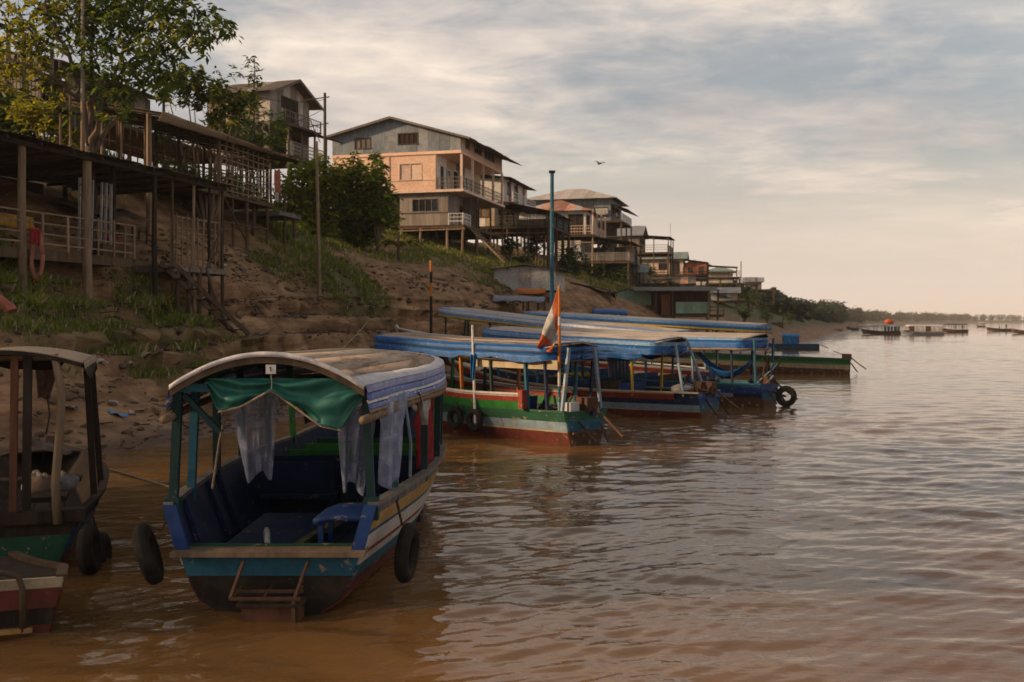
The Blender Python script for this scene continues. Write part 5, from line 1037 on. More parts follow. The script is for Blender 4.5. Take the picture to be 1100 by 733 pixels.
# ------------------------------------------------------------------ shacks on the near bank
def along(H, px):
    q = (px-550)/FPX; X0, Y0 = H.root.location.x, H.root.location.y; return (q*Y0-X0)/(math.sin(H.a)-q*math.cos(H.a))
def slats(H, parent, name, m, x, ys, z0, z1, w=.05, lean=.0):
    for y in ys: MB().bar((x+H.rr.uniform(-.02,.02), y, z0), (x, y+H.rr.uniform(-lean,lean), z1+H.rr.uniform(-.06,.06)), w*H.rr.uniform(.7,1.2), w*.6, (1,0,0)).build(name, M[m], parent)
def rails(H, parent, name, m, x, y0, y1, zs, w=.05):
    for z in zs: MB().bar((x+.04, y0, z+H.rr.uniform(-.02,.02)), (x+.04, y1, z+H.rr.uniform(-.03,.03)), w*.7, w).build(name, M[m], parent)
def shack_front():
    H = House('riverside_shack', 'dark open shack with long black tin roof and pole railing at the left', -136, 25, 15.5, 'shacks on the near bank', 'shack'); r = H.root
    zf, zr = 5.0, 8.15; Y1 = along(H, 236); ym = along(H, 142)
    roof_plane(r, (.55,-.5,zr), (.55,Y1+.3,zr), (-5.2,-.5,zr-.15), ['tin_dark','tin_dark','tin_brown'], .85, seed=1, jit=.04)
    MB().bar((.3,-.5,zr-.14),(.3,Y1,zr-.14),.08,.14).build('eave_beam', M['wood_dark'], r)
    for k in range(12): y = -.2+Y1*k/11.5; MB().bar((.5,y,zr-.08),(-5,y,zr-.22),.07,.09).build('rafter', M['wood_dark'], r)
    H.deck(-5,0,0,ym,zf,'wood',.9); MB().box(.0,.06,along(H,0)-2,along(H,140),zf-.28,zf+.02).build('edge_board', M['wood'], r)
    for px, m, rad, pal in ((20,'wood_pale',.12,1),(90,'wood_pale',.15,1),(163,'wood_dark',.09,0),(182,'wood',.06,0),(205,'wood_pale',.06,0),(222,'wood_dark',.055,0),(236,'wood',.065,0)):
        y = along(H, px); g = H.ground(.1, y); MB().tube([(.12,y+.05,g-.4),(.10,y,(g+zr)/2),(.14,y-.02,zr-.05)], [rad*1.05,rad,rad*.9], 9).build('post', M[m], r)
    for px in (35,60,120,150,175,200): y = along(H, px); MB().tube([(-1.5,y,H.ground(-1.5,y)-.3),(-1.5,y,zf)], .09, 7).build('post', M['wood_dark'], r)
    for px in (0,40,75,118,150,190): y = along(H, px); MB().tube([(-4.8,y,H.ground(-4.8,y)-.3),(-4.8,y,zr-.2)], .09, 7).build('post', M['wood_dark'], r)
    e = put('railing', None, r); rails(H, e, 'rail', 'wood_pale', .1, along(H,-40), along(H,142), [zf+.2,zf+.5,zf+.8,zf+1.12])
    slats(H, e, 'rail_post', 'wood_pale', .16, [along(H,p) for p in (41,68,101,118,130,140)], zf, zf+1.15, .07)
    # back wall of thin upright slats and a low roof behind
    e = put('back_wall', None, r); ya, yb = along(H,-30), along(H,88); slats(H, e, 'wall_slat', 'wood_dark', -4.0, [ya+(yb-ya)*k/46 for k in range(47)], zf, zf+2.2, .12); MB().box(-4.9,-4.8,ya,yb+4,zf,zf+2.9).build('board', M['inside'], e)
    MB().slab(lambda u, v: Vector((-3.2+.9*v, along(H,22)+(along(H,86)-along(H,22))*u, zf+2.05+.6*v*(1 if u < .5 else .7)-.2*u)), 12, 2, (0,0,-.04)).build('inner_thatch', M['wood_red'], r)
    e = put('board_screen', None, r)
    for px, w in ((99,.12),(106,.14),(111.5,.13),(121.5,.1),(126,.13),(132.5,.14)): y = along(H,px); MB().bar((-.5,y,zf+.15),(-.45,y+H.rr.uniform(-.05,.05),zf+2.5),.03,w*.75,(1,0,0)).build('pale_board', M['tin_white'], e)
    for px in (116,138): y = along(H,px); MB().bar((-.6,y,zf),(-.6,y,zr),.16,.12,(1,0,0)).build('post', M['wood_dark'], r)
    MB().box(-.25,-.05,along(H,112),along(H,140),zf+.02,zf+.42).build('low_panel', M['wood'], r)
    # right end: open frame and lower platform
    z2 = zf-.1; y0, y1 = along(H,178), along(H,238); H.deck(-3.5,.3,y0,y1,z2,'wood_grey',.7)
    e = put('pole_frame', None, r); rails(H, e, 'rail', 'wood_pale', 0, along(H,180), along(H,235), [z2+.35,z2+.7,z2+1.0,z2+1.25,z2+1.5,z2+1.8], .06); slats(H, e, 'upright', 'wood_pale', .1, [along(H,p) for p in (181,187,193,199,204,210,216,222,228,233)], z2, z2+1.85, .06, .04)
    e2 = put('pole_frame', None, r); rails(H, e2, 'rail', 'wood_pale', -3.3, along(H,150), along(H,236), [z2+.4,z2+.75,z2+1.1,z2+1.45], .06); slats(H, e2, 'upright', 'wood_dark', -3.2, [along(H,150+k*7) for k in range(13)], z2, z2+1.7, .06, .05)
    MB().slab(lambda u, v: Vector((-2.8-1.4*v, along(H,165)+(along(H,232)-along(H,165))*u, z2+1.9+.55*v+.05*math.sin(u*14))), 16, 3, (0,0,-.03)).build('inner_tarp', M['cloth_brown'], r, smooth=True)
    for px in (184,196,208): y = along(H,px); MB().tube([(.25,y,H.ground(.25,y)-.3),(.25,y,z2)], .08, 7).build('post', M['wood'], r)
    ys = along(H,168); H.stairs((.4,ys,zf-.05), (1.9,ys+2.6,H.ground(1.9,ys+2.6)+.1), .9, 7, 'wood')
    # clutter
    def W(x, y, z): return H.mw @ Vector((x, y, z))
    q = W(.34, along(H,29), zf-.05); e = thing('hanging_hose', 'long pale orange loop of hose hung on the left shack railing', 'hose', q)
    pts = [Vector((.17*math.cos(t)*(1 if math.sin(t) < 0 else .8), .02, .72*math.sin(t)-.1)) for t in np.linspace(0, 2*math.pi, 25)]
    for k in range(2): MB().tube([p+Vector((.02*k,-.07*k,0)) for p in pts], .055, 8).build('hose_coil', M['cloth_salmon' if k else 'tarp_tan'], e, smooth=True)
    hang('red_wrap','cloth_red', e, (-.16,-.14,.66), (.18,-.14,.62), .45, .8, 2, .04, .5, 10, 8, 2)
    e = thing('storage_drum', 'red drum standing on the shack floor near the stairs', 'drum', W(-1.6, along(H,158), zf)); MB().tube([(0,0,0),(0,0,.1),(0,0,.5),(0,0,.9)], [.36,.38,.38,.36], 14).build('barrel', M['cloth_red'], e, smooth=True); MB().tube([(0,0,.9),(0,0,.94)], [.3,.3], 14).build('lid', M['cloth_red'], e)
    q = W(-1.2, along(H,5), zf+.0); e = thing('hanging_mat', 'yellow mat draped on a line inside the dark shack', 'mat', W(-.6, along(H,8), zf+1.05)); d = W(-.6, along(H,54), zf+1.05)-W(-.6, along(H,8), zf+1.05)
    hang('mat','cloth_yellow', e, (0,0,0), tuple(d), .38, 1., 5, .05, .5, 24, 8, 3); MB().tube([(0,0,.02),tuple(d+Vector((0,0,.02)))], .012, 5).build('line', M['rope_dark'], e)
    e = thing('laundry_cloth', 'grey white cloth hung at the left edge inside the dark shack', 'laundry', W(-.4, along(H,2), zf+2.0)); hang('cloth','cloth_grey', e, (0,-.25,0), (.1,.35,0), 1.25, .8, 3, .06, .5, 14, 10, 2)
    a = hit(222,300); e = thing('leaning_branch', 'bare crooked branch leaning up the bank by the shack stairs', 'branch', (0,0,0)); b0, b1, b2 = P(246,345,38.0), P(222,290,38.6), P(239,245,38.8)
    e.location = b0; MB().tube([Vector((0,0,-.3)), b0.lerp(b1,.5)-b0+Vector((-.1,0,0)), b1-b0, b1.lerp(b2,.5)-b0+Vector((-.05,0,0)), b2-b0], [.07,.065,.06,.05,.035], 7).build('limb', M['bark'], e); MB().tube([b1-b0, b1-b0+Vector((.35,.1,.7)), b1-b0+Vector((.4,.1,1.1))], [.04,.03,.015], 6).build('twig', M['bark'], e)
shack_front()
def shack_lattice():
    H = House('riverside_shack', 'tall stilt shack with lattice pole wall under a tan edged roof', 148, 41, 12.6, 'shacks on the near bank', 'shack'); r = H.root
    zf, zr = 8.9, 11.45; Y1 = along(H,306)
    roof_plane(r, (.7,along(H,158),zr-.1), (.7,along(H,312),zr-.1), (-4.8,along(H,158),zr+.9), ['tin_brown','tin_brown','tarp_tan'], .9, seed=2, jit=.04)
    MB().slab(lambda u, v: Vector((.75-.25*v+.03*math.sin(u*30), along(H,158)+(along(H,285)-along(H,158))*u, zr-.06-.36*v*(1-.75*u))), 24, 3, (-.02,0,0)).build('eave_tarp', M['tarp_tan'], r, smooth=True)
    for k in range(11): y = along(H,160)+(along(H,308)-along(H,160))*k/10; MB().bar((.6,y,zr-.14),(-4.6,y,zr+.72),.06,.08).build('rafter', M['wood'], r)
    for px, m, rad in ((160,'wood_pale',.11),(235,'wood_pale',.10),(250,'wood',.06),(265,'wood',.08),(287,'wood',.09)): y = along(H,px); MB().tube([(0,y+.03,H.ground(0,y)-.4),(0,y,zr-.1)], [rad*1.1,rad], 8).build('post', M[m], r)
    for px in (302,312): y = along(H,px); MB().tube([(.2,y,H.ground(.2,y)-.4),(.2,y,zf+.7 if px == 302 else zf-.2)], .08, 7).build('post', M['wood'], r)
    for px in (185,205,240,262,286): y = along(H,px); MB().tube([(-3.5,y,H.ground(-3.5,y)-.3),(-3.5,y,zr+.5)], .08, 7).build('post', M['wood'], r)
    for px in (110,120,138,152,172,196): y = along(H,px); MB().tube([(-1.8,y,H.ground(-1.8,y)-.3),(-1.8,y,zr+.2)], .05, 7).build('post', M['wood_pale'], r)
    H.deck(-4.4,.15,along(H,182),along(H,290),zf,'wood',.9); H.deck(-2.4,.5,along(H,290),along(H,314),zf-.35,'wood_grey',.5)
    y0, y1 = along(H,236), along(H,287); e = put('lattice_wall', None, r); slats(H, e, 'lattice_upright', 'wood_pale', .05, [y0+(y1-y0)*k/9 for k in range(1,9)], zf, zr-.15, .06); rails(H, e, 'lattice_rail', 'wood_pale', .05, y0, y1, [zf+.12+.29*k for k in range(8)], .05)
    e = put('lattice_wall', None, r); ya, yb = along(H,186), along(H,284); slats(H, e, 'lattice_upright', 'wood', -3.4, [ya+(yb-ya)*k/16 for k in range(17)], zf, zr+.3, .06); rails(H, e, 'lattice_rail', 'wood', -3.4, ya, yb, [zf+.3,zf+.75,zf+1.2,zf+1.65,zf+2.1], .05)
    e = put('lattice_wall', None, r)
    for k in range(6): MB().bar((0,y1+.03,zf+.15+.4*k),(-3.4,y1+.03,zf+.15+.4*k),.05,.04).build('lattice_rail', M['wood'], e)
    for k in range(8): MB().bar((-.4*k-.2,y1+.06,zf),(-.4*k-.2,y1+.06,zr),.05,.04,(0,1,0)).build('lattice_upright', M['wood'], e)
    rails(H, r, 'brace', 'wood', .0, along(H,186), along(H,236), [zf+.35,zf-.1], .07); MB().bar((.1,along(H,238),zf-.2),(.1,along(H,262),H.ground(.1,along(H,262))+.6),.07,.05).build('brace', M['wood'], r); MB().bar((.05,y0,H.ground(0,y0)+.9),(.05,y1,H.ground(0,y1)+.7),.06,.06).build('brace', M['wood'], r)
    c = H.mw @ Vector((.3, along(H,289), zf+1.75)); e = thing('laundry_cloth', 'salmon red cloth hung at the right corner of the lattice shack', 'laundry', c); hang('cloth','cloth_salmon', e, (0,0,0), (.15,.75,0), 1.15, .9, 3, .05, .5, 14, 10, 2); hang('cloth','cloth_white', e, (.02,.1,-1.15), (.12,.5,-1.15), .5, .7, 2, .04, .5, 10, 6, 3)
    c = H.mw @ Vector((-1.2, along(H,248), 0)); c.z = gz(c.x, c.y); e = thing('laundry_cloth', 'pale yellow tarp heap hung under the lattice shack', 'laundry', c+Vector((0,0,2.2))); hang('cloth','tarp_tan', e, (0,-.6,0), (.1,.9,0), 1.9, .75, 3, .12, .5, 16, 12, 4)
shack_lattice()
def shack_upper():
    H = House('riverside_shack', 'long pale plank house with white railing behind the big tree', 50, 54, 12, 'shacks on the near bank', 'shack'); r = H.root
    zf, zr = 14.3, 16.75; ya, yb, yc = along(H,52), along(H,166), along(H,238)
    wall_pieces(r, 'wall_board', ['plank_grey','tin_pale','wood_grey'], 'y', -.3, along(H,76), yb, zf, zr, .55, [(along(H,100),along(H,108),zf+.9,zf+1.8)], seed=2); window(r, 'y', -.3, (along(H,100),along(H,108),zf+.9,zf+1.8), 'wood', 'inside', 2)
    roof_plane(r, (.8,ya,zr-.1), (.8,yb+.8,zr-.1), (-5,ya,zr+1.1), ['tin_pale','tin'], .9, seed=3); H.box('back_wall','inside',-4.6,-4.5,ya,yb,zf,zr+.8); H.box('side_wall','plank_grey',-4.5,-.4,ya-.1,ya,zf,zr+.4)
    H.deck(-4.5,1.0,ya,yc,zf,'wood',1.0); H.railing((.9,along(H,128)),(.9,yc),zf,.95,'white',2,.2,2.4); H.railing((.9,ya),(.9,along(H,100)),zf,.95,'wood',2,.22,2.)
    for px in (52,72,100,128,165,190,215,236): y = along(H,px); MB().tube([(.7,y,H.ground(.7,y)-.3),(.7,y,zr-.1 if px < 170 else zf)], .09, 7).build('post', M['wood'], r); MB().tube([(-3.5,y,H.ground(-3.5,y)-.3),(-3.5,y,zf)], .09, 7).build('post', M['wood_dark'], r)
    rails(H, r, 'brace', 'wood', .6, ya, yc, [zf-1.1], .1)
    H = House('riverside_shack', 'dark roofed platform house with railing high in the top left corner', -60, 44, 14, 'shacks on the near bank', 'shack'); r = H.root
    zf, zr = 13.6, 16.4; ya, yb = along(H,-40), along(H,76)
    H.deck(-4,.5,ya,yb,zf,'wood',.9); H.railing((.4,ya),(.4,yb),zf,1.0,'wood',2,.25,1.6); H.railing((.4,ya),(.4,along(H,100)),zf-1.1,.1,'wood',1,0,1.6)
    wall_pieces(r, 'wall_board', 'wood_dark', 'y', -2.6, ya, along(H,50), zf, zr+.6, .5, seed=3); roof_plane(r, (.6,ya,zr), (.6,along(H,48),zr), (-4,ya,zr+1.5), 'tin_dark', .9, seed=4)
    for px in (3,20,50,74): y = along(H,px); MB().tube([(.3,y,H.ground(.3,y)-.3),(.3,y,zr if px < 52 else zf+1)], .1, 7).build('post', M['wood_grey'], r); MB().tube([(-3,y,H.ground(-3,y)-.3),(-3,y,zf)], .1, 7).build('post', M['wood_dark'], r)
shack_upper()
# ------------------------------------------------------------------ poles and small things
def pole(name, label, px, py0, py1, Y, r0, r1, bands, base=None, cat='pole', lean=0.):
    t = P(px, py0, Y); g = gz(t.x, Y) if base is None else base; e = thing(name, label, cat, (t.x+lean, Y, g)); h = t.z-g; z = -.5
    for f, m in bands:
        z1 = h*f; MB().tube([(-lean*max(z,0)/h,0,z),(-lean*z1/h,0,z1)], [r0+(r1-r0)*max(z,0)/h, r0+(r1-r0)*z1/h], 10).build('shaft', M[m], e, smooth=False); z = z1
    return e, h
e, h = pole('mooring_mast', 'tall slim blue mast rising among the boat canopies', 593, 186, 345, 46, .11, .085, [(1,'p_teal')], -.8)
MB().box(-.14,.14,-.12,.12,h,h+.1).build('mast_cap', M['wood_dark'], e)
pole('marker_pole', 'thin black pole with orange top behind the bow of the green striped boat', 463, 280, 355, 35.5, .06, .05, [(.78,'inside'),(.86,'p_orange'),(.93,'inside'),(1,'p_orange')])
pole('bamboo_pole', 'tall pale bare bamboo pole standing on the grassy slope', 340, 152, 285, 51, .11, .07, [(.3,'wood_pale'),(.6,'wood_pale'),(1,'wood_pale')], lean=.15)
e, h = pole('utility_pole', 'utility pole with crossarm and wires right of the highest house', 349, 100, 200, 66, .12, .09, [(1,'wood')], cat='pole')
for dz, w in ((-.5,1.5),(-2.2,1.1)): MB().bar((-w,0,h+dz),(w*.2,0,h+dz+.25),.06,.06).build('crossarm', M['wood'], e)
MB().tube([(-1.2,0,h-1.2),(-.3,0,h-3.2)], .03, 5).build('stay', M['iron'], e)
pole('white_pole', 'straight pale pole standing between the stems of the big tree', 89, -25, 200, 37, .085, .065, [(.5,'wood_pale'),(1,'plank_grey')])
for k, (px, p0, p1, Y, lb) in enumerate([(796,281,330,178,'tall bare post at the river end of the last decks'),(812,298,330,190,'bare post right of the last decks'),(831,312,338,205,'lone thin post farthest right on the bank'),(676,262,320,112,'thin post standing left of the mint green shed'),(684,268,318,114,'thin post beside another above the mint green shed')]): pole('bare_post', lb, px, p0, p1, Y, .10, .08, [(1,'wood')])
def wire(a, b, sag, label):
    a, b = Vector(a), Vector(b); pts = [a.lerp(b, k/20)-Vector((0,0,sag*4*(k/20)*(1-k/20)))-a for k in range(21)]
    tag(MB().tube(pts, .018, 5).build('overhead_wire', M['inside'], None, loc=a), label, 'wire', 'overhead wires')
wire(P(89,-10,37), P(349,107,66), 1.5, 'upper thin wire sagging from the big tree to the utility pole'); wire(P(89,8,37), P(346,118,66), 2.3, 'lower thin wire sagging from the big tree to the utility pole')
def bird():
    e = thing('bird', 'tiny dark bird gliding in the open sky right of the peach house', 'bird', P(644,176,60), .6)
    MB().grid(lambda u, v: Vector((.05*math.sin(u*math.pi)**.7*math.cos(v*6.283), (u-.5)*.42, .05*math.sin(u*math.pi)**.7*math.sin(v*6.283))), 10, 8).build('body', M['inside'], e, smooth=True)
    for s in (-1, 1): MB().slab(lambda u, v: Vector((s*(.03+.36*u), .08-.16*v*(1-.7*u)-.06*u, .02+.10*math.sin(u*2.4))), 6, 2, (0,0,.008)).build('wing', M['inside'], e)
    MB().slab(lambda u, v: Vector(((u-.5)*.1*(1+v), -.18-.12*v, 0)), 2, 1, (0,0,.006)).build('tail', M['inside'], e)
bird()
def shelter(label, px, pb, L_, wd, pz, m, a, posth=None, name='tarp_shelter', crown=.3):
    Y = hit(px, pb, 52, 110).y; X = (px-550)/FPX*Y; g = gz(X, Y); e = thing(name, label, 'shelter', (X, Y, g), math.radians(a), 'tarp shelters on the mud'); zt = CAMZ+(HOR-pz)*Y/FPX-g
    MB().slab(lambda u, v: Vector((L_*(u-.5), wd*(v-.5), zt+crown*(1-(2*v-1)**2)-.02*math.sin(u*9)-.1*u)), 16, 8, (0,0,-.03)).build('tarp', M[m], e, smooth=True)
    for sy in (-1, 1): MB().slab(lambda u, v: Vector((L_*(u-.5), sy*wd*.505, zt-.02*math.sin(u*9)-.1*u-.16*v*(.7+.3*math.sin(u*23)))), 20, 2, (0,.015,0)).build('tarp_flap', M[m], e, smooth=True)
    for x in (-.48,-.16,.16,.48):
        for sy in (-.46,.46):
            w = Matrix.Rotation(math.radians(a), 3, 'Z') @ Vector((L_*x, wd*sy, 0)); gg = gz(X+w.x, Y+w.y)-g
            MB().tube([(L_*x, wd*sy, gg-.3), (L_*x, wd*sy, zt-.1)], .05, 6).build('post', M['wood'], e)
    return e
shelter('grey blue tarp shelter on posts on the mud behind the boats', 558, 341, 3.4, 2.2, 322, 'tarp_greyblue', -4); shelter('small bright blue tarp shelter near the mint green shed', 655, 347, 2.6, 2, 335.5, 'tarp_blue', -2)
c = hit(570,316, 60, 100); e = thing('upturned_canoe', 'orange canoe lying before the dull white tin shed', 'canoe', P(570,314.5,68), math.radians(6)); e.location.z = max(e.location.z, gz(e.location.x,68)+.1)
def can(u, v): t = 2*u-1; w = .42*(1-abs(t)**2.4)+.02; b = (v-.5)*math.pi; return Vector((1.0*t, w*math.sin(b), .36*math.cos(b)*(1-.25*t*t)-.1+.12*t*t))
MB().grid(can, 20, 8).build('hull', M['p_orange'], e, smooth=True); MB().bar((-.95,0,.0),(.95,0,.0),.3,.05).build('rail', M['p_yellow'], e)
MB().tube([(.5,0,-.2),(.5,0,-1.2)], .06, 6).build('trestle', M['wood'], e); MB().tube([(-.5,0,-.2),(-.5,0,-1.2)], .06, 6).build('trestle', M['wood'], e)
def beached(label, px, Y, L_, f, m1, m2, pitch=0, dz=0., extra=None):
    X = (px-550)/FPX*Y; g = max(gz(X, Y), 0); B = Boat('wooden_boat', label, (X, Y, g+.2+dz), f, L_, [(0,.7),(.5,.95),(1,.06)], [(0,.7),(.5,.65),(1,1.0)], [(0,-.2),(.5,-.25),(1,.2)], pitch=pitch, group='plain wooden boats')
    B.strakes([(0,.15,m1,0,1),(.15,.5,m2,0,1),(.5,1,'p_brown',0,1)], 10); B.gunwale(m1); B.transom([(0,.4,m1),(.4,1,'p_brown')]); B.bow(m1); return B
beached('old brown wooden boat hauled up under the low dark shelter', 690, 78, 6.5, (-.97,.25), 'wood_red', 'wood_red'); beached('weathered boat hull lying on mud left of the wooden shack', 655, 66, 5, (-.95,.2), 'wood_grey', 'p_brown')
beached('grey boat pulled up on the mud right of the wooden shack', 818, 118, 6, (-.9,.4), 'wood_grey', 'p_brown'); beached('dark boat lying on the far mud near the lone post', 842, 150, 7, (-.9,.4), 'p_navy', 'p_brown'); beached('old green boat on the mud under the little lean-to house', 790, 108, 5, (-.85,.5), 'p_dkgreen', 'wood_grey')
# blue boat beyond the long canopies and far river traffic
B = beached('blue open boat with a bright blue tarp beyond the long canopy boat', 880, 104, 8, (-.96,.26), 'p_blue', 'p_teal', 0, -.35); hang('tarp','tarp_cyan', B.root, (-.6,2.0,1.5), (-.6,3.6,1.6), .9, .9, 3, .1, .5, 16, 8, 2); MB().slab(lambda u, v: Vector((-.7+1.3*v, 1.9+1.8*u, 1.5+.25*math.sin(v*3.1))), 8, 6, (0,0,-.02)).build('awning', M['tarp_cyan'], B.root)
for y in (2.0,3.6):
    for x in (-.6,.5): MB().bar((x,y,.3),(x,y,1.55),.06,.06,(0,1,0)).build('post', M['wood'], B.root)
MB().bar((0,-.1,.6),(0,-.9,.3),.08,.08).build('stern_bracket', M['iron'], B.root)
def person(label, loc, rz, shirt, seated=True, s=1.):
    """one continuous body grown from a jointed skeleton"""
    e = thing('person', label, 'person', loc, rz, 'people aboard the far boats')
    if seated: J = [(0,0,.45),(0,.02,.75),(0,.03,1.0),(0,.04,1.12),(0,.06,1.25),(.12,-.0,.45),(.14,.42,.48),(.14,.45,.04),(-.12,0,.45),(-.14,.42,.48),(-.14,.45,.04),(.22,.03,.98),(.27,.1,.7),(.2,.32,.58),(-.22,.03,.98),(-.27,.1,.7),(-.2,.32,.58)]
    else: J = [(0,0,.92),(0,0,1.15),(0,0,1.40),(0,.01,1.5),(0,.03,1.62),(.1,0,.88),(.12,.04,.48),(.12,0,.03),(-.1,0,.88),(-.12,.0,.48),(-.13,-.04,.03),(.21,0,1.38),(.27,-.02,1.1),(.25,.08,.85),(-.21,0,1.38),(-.27,-.02,1.1),(-.25,.08,.85)]
    E = [(0,1),(1,2),(2,3),(3,4),(0,5),(5,6),(6,7),(0,8),(8,9),(9,10),(2,11),(11,12),(12,13),(2,14),(14,15),(15,16)]; R = [.15,.15,.16,.065,.11,.1,.075,.045,.1,.075,.045,.065,.05,.035,.065,.05,.035]
    me = bpy.data.meshes.new('body'); me.from_pydata([tuple(c*s for c in j) for j in J], E, []); o = put('body', me, e); me.materials.append(M[shirt])
    md = o.modifiers.new('skin', 'SKIN'); sv = me.skin_vertices[0].data
    for i, q in enumerate(R): sv[i].radius = (q*s, q*s*.8)
    sv[0].use_root = True; o.modifiers.new('sub', 'SUBSURF').levels = 1; o.modifiers['sub'].render_levels = 1
    h = Vector(J[4])*s; MB().grid(lambda u, v: h+Vector((.10*s*math.sin(u*math.pi)*math.cos(v*6.283), .11*s*math.sin(u*math.pi)*math.sin(v*6.283), .125*s*math.cos(u*math.pi)+.02)), 8, 10).build('head', M['skin'], e, smooth=True)
    MB().grid(lambda u, v: h+Vector((.108*s*math.sin(u*1.7)*math.cos(v*6.283), -.015+.115*s*math.sin(u*1.7)*math.sin(v*6.283), .13*s*math.cos(u*1.7)+.025)), 6, 10).build('hair', M['hair'], e, smooth=True)
def far_boat(label, px0, px1, py, hull, hull2, canopy, cz=2.0, people=(), extra=None):
    Y = CAMZ*FPX/(py-HOR); X0, X1 = (px0-550)/FPX*Y, (px1-550)/FPX*Y; L_ = X1-X0
    B = Boat('river_boat', label, (X1, Y, 0), (-1,.04), L_, [(0,.8),(.5,1.0),(.85,.7),(1,.05)], [(0,.75),(.5,.7),(1,1.1)], [(0,-.2),(1,.1)], group='boats out on the far river', rake=.4)
    r = B.root; B.strakes([(0,.3,hull,0,1),(.3,1,hull2,0,1)], 12); B.gunwale(hull); B.transom([(0,.5,hull),(.5,1,hull2)]); B.bow(hull); B.liner('wood_dark')
    if canopy:
        B.canopy(.3, L_-.9, [(0,1.0),(1,1.0)], [(0,cz),(1,cz)], [(0,.15),(1,.15)], rnd=.6, top=canopy, fascia=((.16,canopy),)); B.posts([.06,.25,.45,.65,.85], 'wood', .08)
    for k, (t, sh, st, lb) in enumerate(people): q = B.W(-.3+.2*(k % 3), t*L_, .25); person(lb, q, .9*k, sh, not st)
    return B
def far_traffic():
    B = far_boat('dark covered cargo boat with an orange load on its canopy, far out', 927, 967, 359.5, 'p_navy', 'p_brown', 'tarp_greyblue', 2.1); L_ = B.L
    for k in range(5): MB().slab(lambda u, v: Vector((-.95, .4+.7*k+.55*u, .75+1.0*v)), 1, 1, (.05,0,0)).build('side_panel', M['p_navy' if k % 2 else 'p_dkgreen'], B.root)
    e = thing('cargo_heap', 'orange covered load heaped on the roof of the dark cargo boat', 'cargo', B.W(0, 2.4, 2.1)); sack(e, .95, 'cloth_orange', 2)
    B = far_boat('white far boat with pale awning and brown side panels', 969, 1013, 360.0, 'p_white', 'p_sky', 'tarp_white', 2.0); L_ = B.L
    for k, m in enumerate(('p_white','p_white','wood_red','p_white','p_white','wood_red')): MB().slab(lambda u, v: Vector((-.95, .5+1.15*k+1.0*u, .7+(1.1 if k in (2,5) else .7)*v)), 1, 1, (.05,0,0)).build('side_panel', M[m], B.root)
    far_boat('far brown boat with three dark figures aboard, right of the white one', 1011, 1039, 357.5, 'wood_red', 'p_brown', 'cloth_navy', 2.1, [(.2,'cloth_navy',1,'standing person in dark clothes on the far brown boat'),(.45,'cloth_red',1,'standing person in a red shirt on the far brown boat'),(.7,'cloth_white',0,'seated person in a pale shirt on the far brown boat')])
    far_boat('open wooden boat with two figures near the right edge', 1061, 1087, 356.0, 'wood', 'p_brown', None, 2.0, [(.25,'cloth_navy',1,'standing person in dark shirt on the open boat at the right'),(.5,'cloth_brown',0,'seated person in brown shirt on the open boat at the right')])
    far_boat('low tan canoe cut by the right edge of the river', 1088, 1112, 358.5, 'wood_pale', 'wood', None)
    far_boat('small dark canopy boat at the tip of the far bank', 910, 922, 355.0, 'p_brown', 'p_brown', 'tarp_tan', 2.2); far_boat('flat grey boat nosed against the far bank', 888, 904, 357.0, 'wood_grey', 'wood', None)
    far_boat('tiny pale boat on the far river before the tree line', 1049, 1058, 351.5, 'p_white', 'wood', 'tarp_white', 2.2)
far_traffic()
# ------------------------------------------------------------------ vegetation
def leaves_np(C, size, droop=.3, width=.34, seed=0, up=None, dirs=None):
    """one folded four-cornered leaf at every point of C"""
    r = np.random.default_rng(seed); n = len(C); a = r.random(n)*2*np.pi
    d = np.stack([np.cos(a), np.sin(a), -droop+r.normal(0,.45,n)], -1) if dirs is None else dirs+r.normal(0,.25,(n,3))
    d /= np.linalg.norm(d, axis=1)[:,None]; s = size*(.6+.8*r.random(n))[:,None]
    nr = np.stack([r.normal(0,.5,n), r.normal(0,.5,n), np.ones(n)], -1); w = np.cross(d, nr); w /= np.linalg.norm(w, axis=1)[:,None]; nn = np.cross(w, d)
    p0 = C; p2 = C+d*s; m = C+d*s*.45; k = s*width*.5
    V = np.stack([p0, m+w*k+nn*k*.35, p2, m-w*k+nn*k*.35], 1).reshape(-1, 3); i = np.arange(n)*4
    F = np.concatenate([np.stack([i,i+1,i+2],-1), np.stack([i,i+2,i+3],-1)], 1).reshape(-1, 3); return V, F
def foliage(name, parent, C, size, mats, weights, seed=0, smooth=False, **k):
    C = np.asarray(C); loc = np.array(parent.location) if parent is not None else np.zeros(3)
    V, F = leaves_np(C-loc, size, seed=seed, **k); me = np_mesh(name, V, F, M[mats[0]], False)
    for m in mats[1:]: me.materials.append(M[m])
    r = np.random.default_rng(seed+9); mi = np.repeat(np.asarray(weights(C, r), np.int32), 2); me.polygons.foreach_set('material_index', mi)
    o = put(name, me, parent); o['kind'] = 'stuff'; return o
def blob_twigs(blobs, seed, per=7, spread=.35, shell=.55):
    """leaf points grouped on twigs inside ellipsoids (centre, radius, number)"""
    r = np.random.default_rng(seed); P_ = []
    for c, rad, n in blobs:
        c = np.array(c); rad = np.array(rad if hasattr(rad, '__len__') else (rad,)*3, float); m = max(1, n//per)
        d = r.normal(size=(m,3)); d /= np.linalg.norm(d, axis=1)[:,None]; rr = (shell+(1-shell)*r.random(m))**.7*(.55+.6*r.random(m))
        t = c+d*rad*rr[:,None]; tw = r.normal(size=(m,3))*.6+d*.7+np.array([0,0,-.15]); tw /= np.linalg.norm(tw, axis=1)[:,None]
        for k in range(per): P_.append(t+tw*spread*(k/per)+r.normal(0,.05,(m,3)))
    return np.concatenate(P_)
